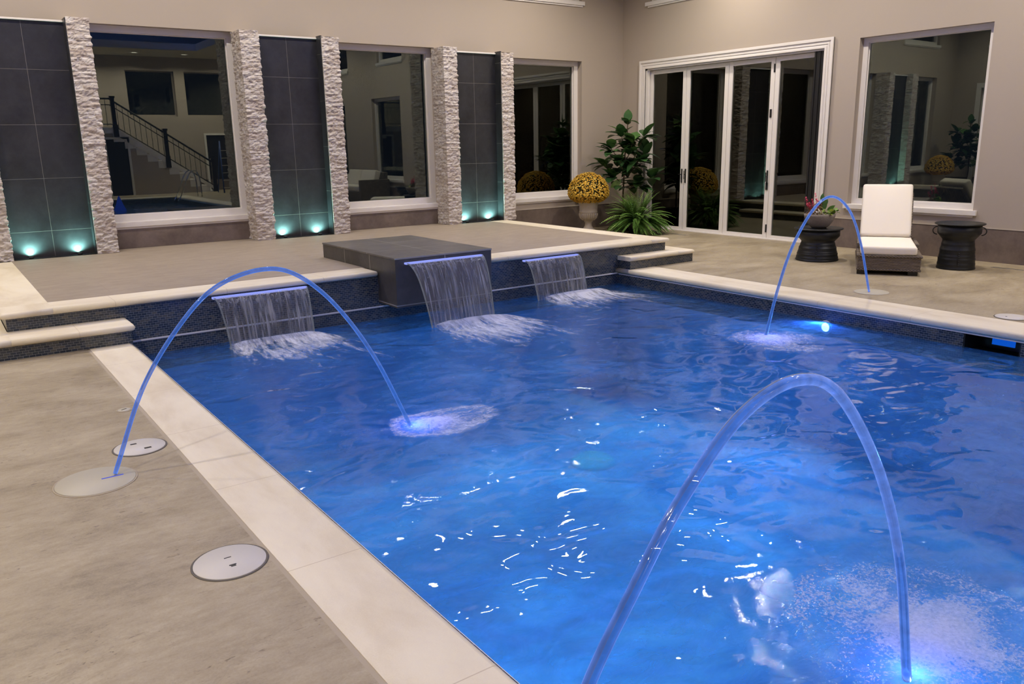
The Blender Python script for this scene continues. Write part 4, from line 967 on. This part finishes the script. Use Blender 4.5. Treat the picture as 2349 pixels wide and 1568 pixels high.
for i in range(2300):
    zz = 1 - 1.85 * (i + .5) / 2300; th = i * 2.39996 + rn.uniform(-.25, .25); k = rn.uniform(.95, 1.04)
    p = dome(th, math.asin(zz), k); n = (p - Vector((0, 0, ZC - .12))).normalized(); n = (n + rdir(rn, -90, 90) * .25).normalized()
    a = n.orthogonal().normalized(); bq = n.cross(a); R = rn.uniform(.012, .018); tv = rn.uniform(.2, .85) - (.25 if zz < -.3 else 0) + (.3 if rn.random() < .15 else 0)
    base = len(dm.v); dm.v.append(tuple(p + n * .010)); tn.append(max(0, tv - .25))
    m_ = 8
    for k2 in range(m_):
        an = 2 * math.pi * k2 / m_; rr = R * (1 if k2 % 2 else .72); dm.v.append(tuple(p + (a * math.cos(an) + bq * math.sin(an)) * rr + n * .004)); tn.append(min(1, tv + .1))
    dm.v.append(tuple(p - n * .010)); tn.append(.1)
    for k2 in range(m_):
        i2 = 1 + (k2 + 1) % m_; dm.f.append((base, base + 1 + k2, base + i2)); dm.f.append((base + 1 + m_, base + i2, base + 1 + k2)); dm.sm += [False, False]
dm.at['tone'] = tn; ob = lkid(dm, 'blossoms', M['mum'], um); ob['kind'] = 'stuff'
# flower bowl on the low drum
fb = empty('flower_bowl', (9.03, 6.08, TZ)); tag(fb, 'speckled grey bowl of pink flowers and green leaves on the low drum table', 'planter')
q = MB(); q.lathe([(0, 0), (.085, 0), (.12, .03), (.16, .085), (.182, .14), (.187, .172), (.175, .174), (.165, .15), (0, .14)], 44); lkid(q, 'bowl', M['bowl'], fb)
q = MB(); q.lathe([(0, .15), (.166, .15)], 24); lkid(q, 'soil', M['soil'], fb)
rn = random.Random(9); rgt2 = Vector((.50, -.865, 0)); vw = Vector((-.865, -.50, 0))
pk = MB(); pt = []; vs_ = MB(); vt = []
for (dx, dv, h) in ((-.16, .0, .36), (-.12, .05, .30), (-.06, -.02, .40), (-.03, .04, .34), (-.15, -.04, .28), (-.09, .02, .33), (.0, .0, .30)):
    base = rgt2 * dx * .6 + vw * dv + Vector((0, 0, .15)); tip = rgt2 * dx * 1.1 + vw * dv + Vector((0, 0, h))
    for k in range(16):
        t = rn.uniform(0, .6); leaf(vs_, vt, base.lerp(tip, t), rdir(rn, -20, 50), Vector((0, 0, 1)), .075, .016, tv=rn.random(), segs=3, shape='lance', bend=.5)
    for k in range(34):
        t = rn.uniform(.45, 1.08); leaf(pk, pt, base.lerp(tip, t), rdir(rn, 0, 80), Vector((0, 0, 1)), .034 * (1.5 - t * .7), .014, tv=rn.random(), segs=2, shape='lance')
pk.at['tone'] = pt; vs_.at['tone'] = vt; lkid(pk, 'pink_flowers', M['pink'], fb); lkid(vs_, 'narrow_leaves', M['pinkstem'], fb)
lm = MB(); lt = []
for k in range(46):
    a = rgt2 * rn.uniform(.02, .2) + vw * rn.uniform(-.1, .12) + Vector((0, 0, rn.uniform(.15, .23))); leaf(lm, lt, a, rdir(rn, -20, 60) + rgt2 * .4, Vector((0, 0, 1)), rn.uniform(.04, .07), rn.uniform(.035, .055), tv=rn.uniform(.2, 1), segs=4, shape='round', bend=.3)
lm.at['tone'] = lt; lkid(lm, 'trailing_leaves', M['lime'], fb)
up_ = MB(); ut = []
for k in range(12):
    a = rgt2 * rn.uniform(.0, .08) + Vector((0, 0, rn.uniform(.2, .32))); leaf(up_, ut, a, rdir(rn, 20, 85) + rgt2 * .2, vw, rn.uniform(.08, .13), .06, tv=rn.uniform(.1, .6), segs=4, bend=.1)
up_.at['tone'] = ut; lkid(up_, 'upright_leaves', M['fernleaf'], fb)

# ------------------------------------------------------------------ ceiling fittings and the parts of the room the windows mirror
def dup(root, loc, rz=None):
    r = root.copy(); COL.objects.link(r); r.location = loc
    if rz is not None: r.rotation_euler = (0, 0, rz)
    for c in root.children:
        d = c.copy(); COL.objects.link(d); d.parent = r; d.matrix_parent_inverse = c.matrix_parent_inverse.copy()
        for g in c.children: h = g.copy(); COL.objects.link(h); h.parent = d
    return r
dl0 = empty('recessed_downlight', (DOWN[0][0], DOWN[0][1], SOFFIT_Z)); tag(dl0, 'round recessed downlight in the soffit, seen only as a reflection', 'ceiling light', 'recessed downlights in the soffit')
q = MB(); q.lathe([(.100, 0), (.125, 0), (.125, -.008), (.100, -.010)], 24); lkid(q, 'trim_ring', M['white'], dl0)
q = MB(); q.lathe([(0, -.002), (.100, -.002)], 24); lkid(q, 'lens', M['lens'], dl0)
for x, y in DOWN[1:]: dup(dl0, (x, y, SOFFIT_Z))
# front wall staircase (mirrored in the leftmost window)
YS = YF + 1.05
st = empty('staircase', (5.0, YF + .5, 0)); tag(st, 'white staircase with black railing mirrored in the leftmost window', 'staircase')
xa, za, xb, zb = 5.45, 2.25, 7.86, .60          # top landing end and lower end of the visible flight
q = MB(); q.box(2.2, xa, YF, YS, za - .20, za); n = 10
for i in range(n):
    x = xa + (xb + .9 - xa) * i / n; z = za - (za) * (i + 1) / n; q.box(x, x + (xb + .9 - xa) / n, YF + .01, YS - .02, max(0, z - .25), max(.02, z + .0))
lkid(q, 'flight', M['white'], st); st.location = (0, 0, 0)
def rail_z(x): return za + .0 if x < xa else za - (x - xa) * (za / (xb + .9 - xa))
q = MB(); q.tube([(2.2, YS - .05, za + .92), (xa, YS - .05, za + .92), (8.6, YS - .05, rail_z(8.6) + .92)], .032, 8); q.tube([(2.2, YS - .05, za + .72), (xa, YS - .05, za + .72), (8.6, YS - .05, rail_z(8.6) + .72)], .016, 6); q.tube([(2.2, YS - .05, za + .1), (xa, YS - .05, za + .1), (8.6, YS - .05, rail_z(8.6) + .1)], .016, 6)
lkid(q, 'handrail', M['black'], st)
q = MB(); q.box(xa, 9.9, YS - .03, YS, 0, 0.0) if False else None
q.prism([(xa, za - .22), (9.8, rail_z(9.8) - .22), (9.8, rail_z(9.8) + .04), (xa, za + .04)], 'x', 0, 1) if False else None
q.add([(xa, YS - .02, za - .22), (8.7, YS - .02, rail_z(8.7) - .04), (8.7, YS - .02, rail_z(8.7) + .06), (xa, YS - .02, za + .06), (xa, YS, za - .22), (8.7, YS, rail_z(8.7) - .04), (8.7, YS, rail_z(8.7) + .06), (xa, YS, za + .06)], [(0, 1, 2, 3), (4, 5, 6, 7), (0, 1, 5, 4), (2, 3, 7, 6), (0, 3, 7, 4), (1, 2, 6, 5)])
lkid(q, 'stringer', M['white'], st)
q = MB(); q.box(XL, 5.2, YS - .08, YS - .03, 0, za - .2); q.box(5.2, 5.85, YS - .08, YS - .03, 1.86, za - .2)
q.add([(5.85, YS - .08, 0), (8.4, YS - .08, 0), (5.85, YS - .08, rail_z(5.85) - .2), (5.85, YS - .03, 0), (8.4, YS - .03, 0), (5.85, YS - .03, rail_z(5.85) - .2)], [(0, 1, 2), (3, 4, 5), (0, 1, 4, 3), (1, 2, 5, 4), (0, 2, 5, 3)])
struct(q.build('wall_stair', M['wall']), 'taupe wall under the staircase')
for i in range(44):
    x = 2.3 + i * .168
    if x > 8.5: break
    q = MB(); q.tube([(x, YS - .05, rail_z(x) + .05), (x, YS - .05, rail_z(x) + .9)], .009, 5); lkid(q, 'baluster', M['black'], st)
for x in (5.55, 7.10, 8.62):
    q = MB(); zq = rail_z(x); q.box(x - .06, x + .06, YS - .11, YS + .01, zq - .22, zq + 1.02); q.box(x - .08, x + .08, YS - .13, YS + .03, zq + 1.0, zq + 1.07); q.box(x - .08, x + .08, YS - .13, YS + .03, zq - .25, zq + .15); lkid(q, 'newel_post', M['darkwood'], st)
for k, fd in enumerate(((5.2, 5.85, YS - .03, 1.86), (*FD2[:2], YF, FD2[3]))):
    e = empty('door_%d' % (k + 2), (fd[0], YF, 0)); struct(e, 'dark doorway with white casing in the front wall')
    q = MB(); q.box(fd[0], fd[1], fd[2] - .08, fd[2] - .04, 0, fd[3]); kid(q, 'door_leaf', M['black'], e)
    q = MB(); q.box(fd[0] - .07, fd[0], fd[2], fd[2] + .03, 0, fd[3] + .07); q.box(fd[1], fd[1] + .07, fd[2], fd[2] + .03, 0, fd[3] + .07); q.box(fd[0], fd[1], fd[2], fd[2] + .03, fd[3], fd[3] + .07); kid(q, 'door_casing', M['white'], e)
e = empty('door_4', (XL, DL[0], 0)); struct(e, 'dark glazed doorway with white casing in the left wall, mirrored in the window behind the lounge chair')
q = MB(); q.box(XL - .10, XL - .09, DL[0], DL[1], 0, DL[3]); kid(q, 'door_pane', M['glass'], e)
q = MB(); q.box(XL, XL + .03, DL[0] - .12, DL[0], 0, DL[3] + .12); q.box(XL, XL + .03, DL[1], DL[1] + .12, 0, DL[3] + .12); q.box(XL, XL + .03, DL[0], DL[1], DL[3], DL[3] + .12)
for yy in (DL[0] + .03, (DL[0] + DL[1]) / 2, DL[1] - .03): q.box(XL - .12, XL - .07, yy - .03, yy + .03, 0, DL[3])
kid(q, 'door_casing', M['white'], e)
r = dup(fg, (XL + .75, 10.25, 0), 2.0); r['label'] = 'second fiddle-leaf fig, seen only mirrored in the window behind the lounge chair'
r = dup(um, (XL + 1.6, 10.55, 0), 1.0); r['label'] = 'second chrysanthemum urn, seen only mirrored in the window behind the lounge chair'
r = dup(fe, (XL + .75, 8.9, 0), 1.0); r['label'] = 'second fern, seen only mirrored in the window behind the lounge chair'
# stepladder, grab rails, bubbler
e = empty('stepladder', (8.75, -6.9, 0)); tag(e, 'blue stepladder mirrored in the leftmost window', 'ladder')
for sx in (-.25, .25):
    q = MB(); q.tube([(sx, .35, 0), (sx * .6, 0, 1.75)], .025, 6); q.tube([(sx, -.35, 0), (sx * .6, 0, 1.75)], .02, 6); lkid(q, 'leg', M['ladder_blue'], e)
q = MB()
for k in range(6): t = (k + .7) / 7; q.box(-.25 * (1 - .4 * t), .25 * (1 - .4 * t), .35 * (1 - t) - .04, .35 * (1 - t) + .04, 1.75 * t - .012, 1.75 * t + .012)
lkid(q, 'treads', M['steel'], e)
e = empty('grab_rail', (7.3, -5.4, 0)); tag(e, 'chrome pool grab rail mirrored in the leftmost window', 'rail')
for dy in (0, .5):
    q = MB(); q.tube(catmull([(0, dy, 0), (-.02, dy, .6), (-.15, dy, .82), (-.35, dy, .70), (-.62, dy, .1), (-.75, dy, -.1)], 6), .021, 8); lkid(q, 'tube', M['chrome'], e)
e = empty('bubbler_jet', (4.6, -3.6, WZ)); tag(e, 'blue-lit bubbling water cone mirrored in the leftmost window', 'water jet')
q = MB(); q.lathe([(.17, 0), (.12, .10), (.07, .24), (.03, .36), (0, .42)], 20); lkid(q, 'water_cone', emis('bubbler_glow', (.03, .10, .9), .7), e)
# wicker sofas at the right wall (mirrored in the second window)
def sofa(loc, rz, Lx, label):
    e = empty('wicker_sofa', (*loc, 0), rz); tag(e, label, 'sofa', 'wicker sofas on the right deck outside the frame')
    q = MB(); q.box(0, Lx, 0, .85, .06, .32); lkid(q, 'base', M['wicker'], e, .01)
    q = MB(); q.box(0, Lx, .75, .87, .06, .80); q.box(-.10, .02, 0, .87, .06, .62); q.box(Lx - .02, Lx + .10, 0, .87, .06, .62); lkid(q, 'backrest', M['wicker'], e, .02)
    k = max(1, round(Lx / .75))
    for i in range(k):
        cu = cushion(Lx / k - .02, .72, .14, seed=i + 4); o = lkid(cu, 'seat_cushion', M['cushion'], e); o.location = (i * Lx / k + .01, .38, .32)
        cu = cushion(Lx / k - .04, .42, .16, seed=i + 9); o = lkid(cu, 'back_cushion', M['cushion'], e); o.location = (i * Lx / k + .02, .62, .62); o.rotation_euler = (math.radians(72), 0, 0)
    for (x, y) in ((.03, .03), (Lx - .09, .03), (.03, .78), (Lx - .09, .78)):
        q = MB(); q.box(x, x + .06, y, y + .06, 0, .062); lkid(q, 'leg', M['darkwood'], e)
sofa((9.4, 2.4), -math.pi / 2, 1.7, 'wicker sofa with cream cushions against the right wall, mirrored in the middle window')
sofa((8.2, -.9), 0, 1.6, 'wicker sofa with its back to the viewer side, mirrored in the middle window')
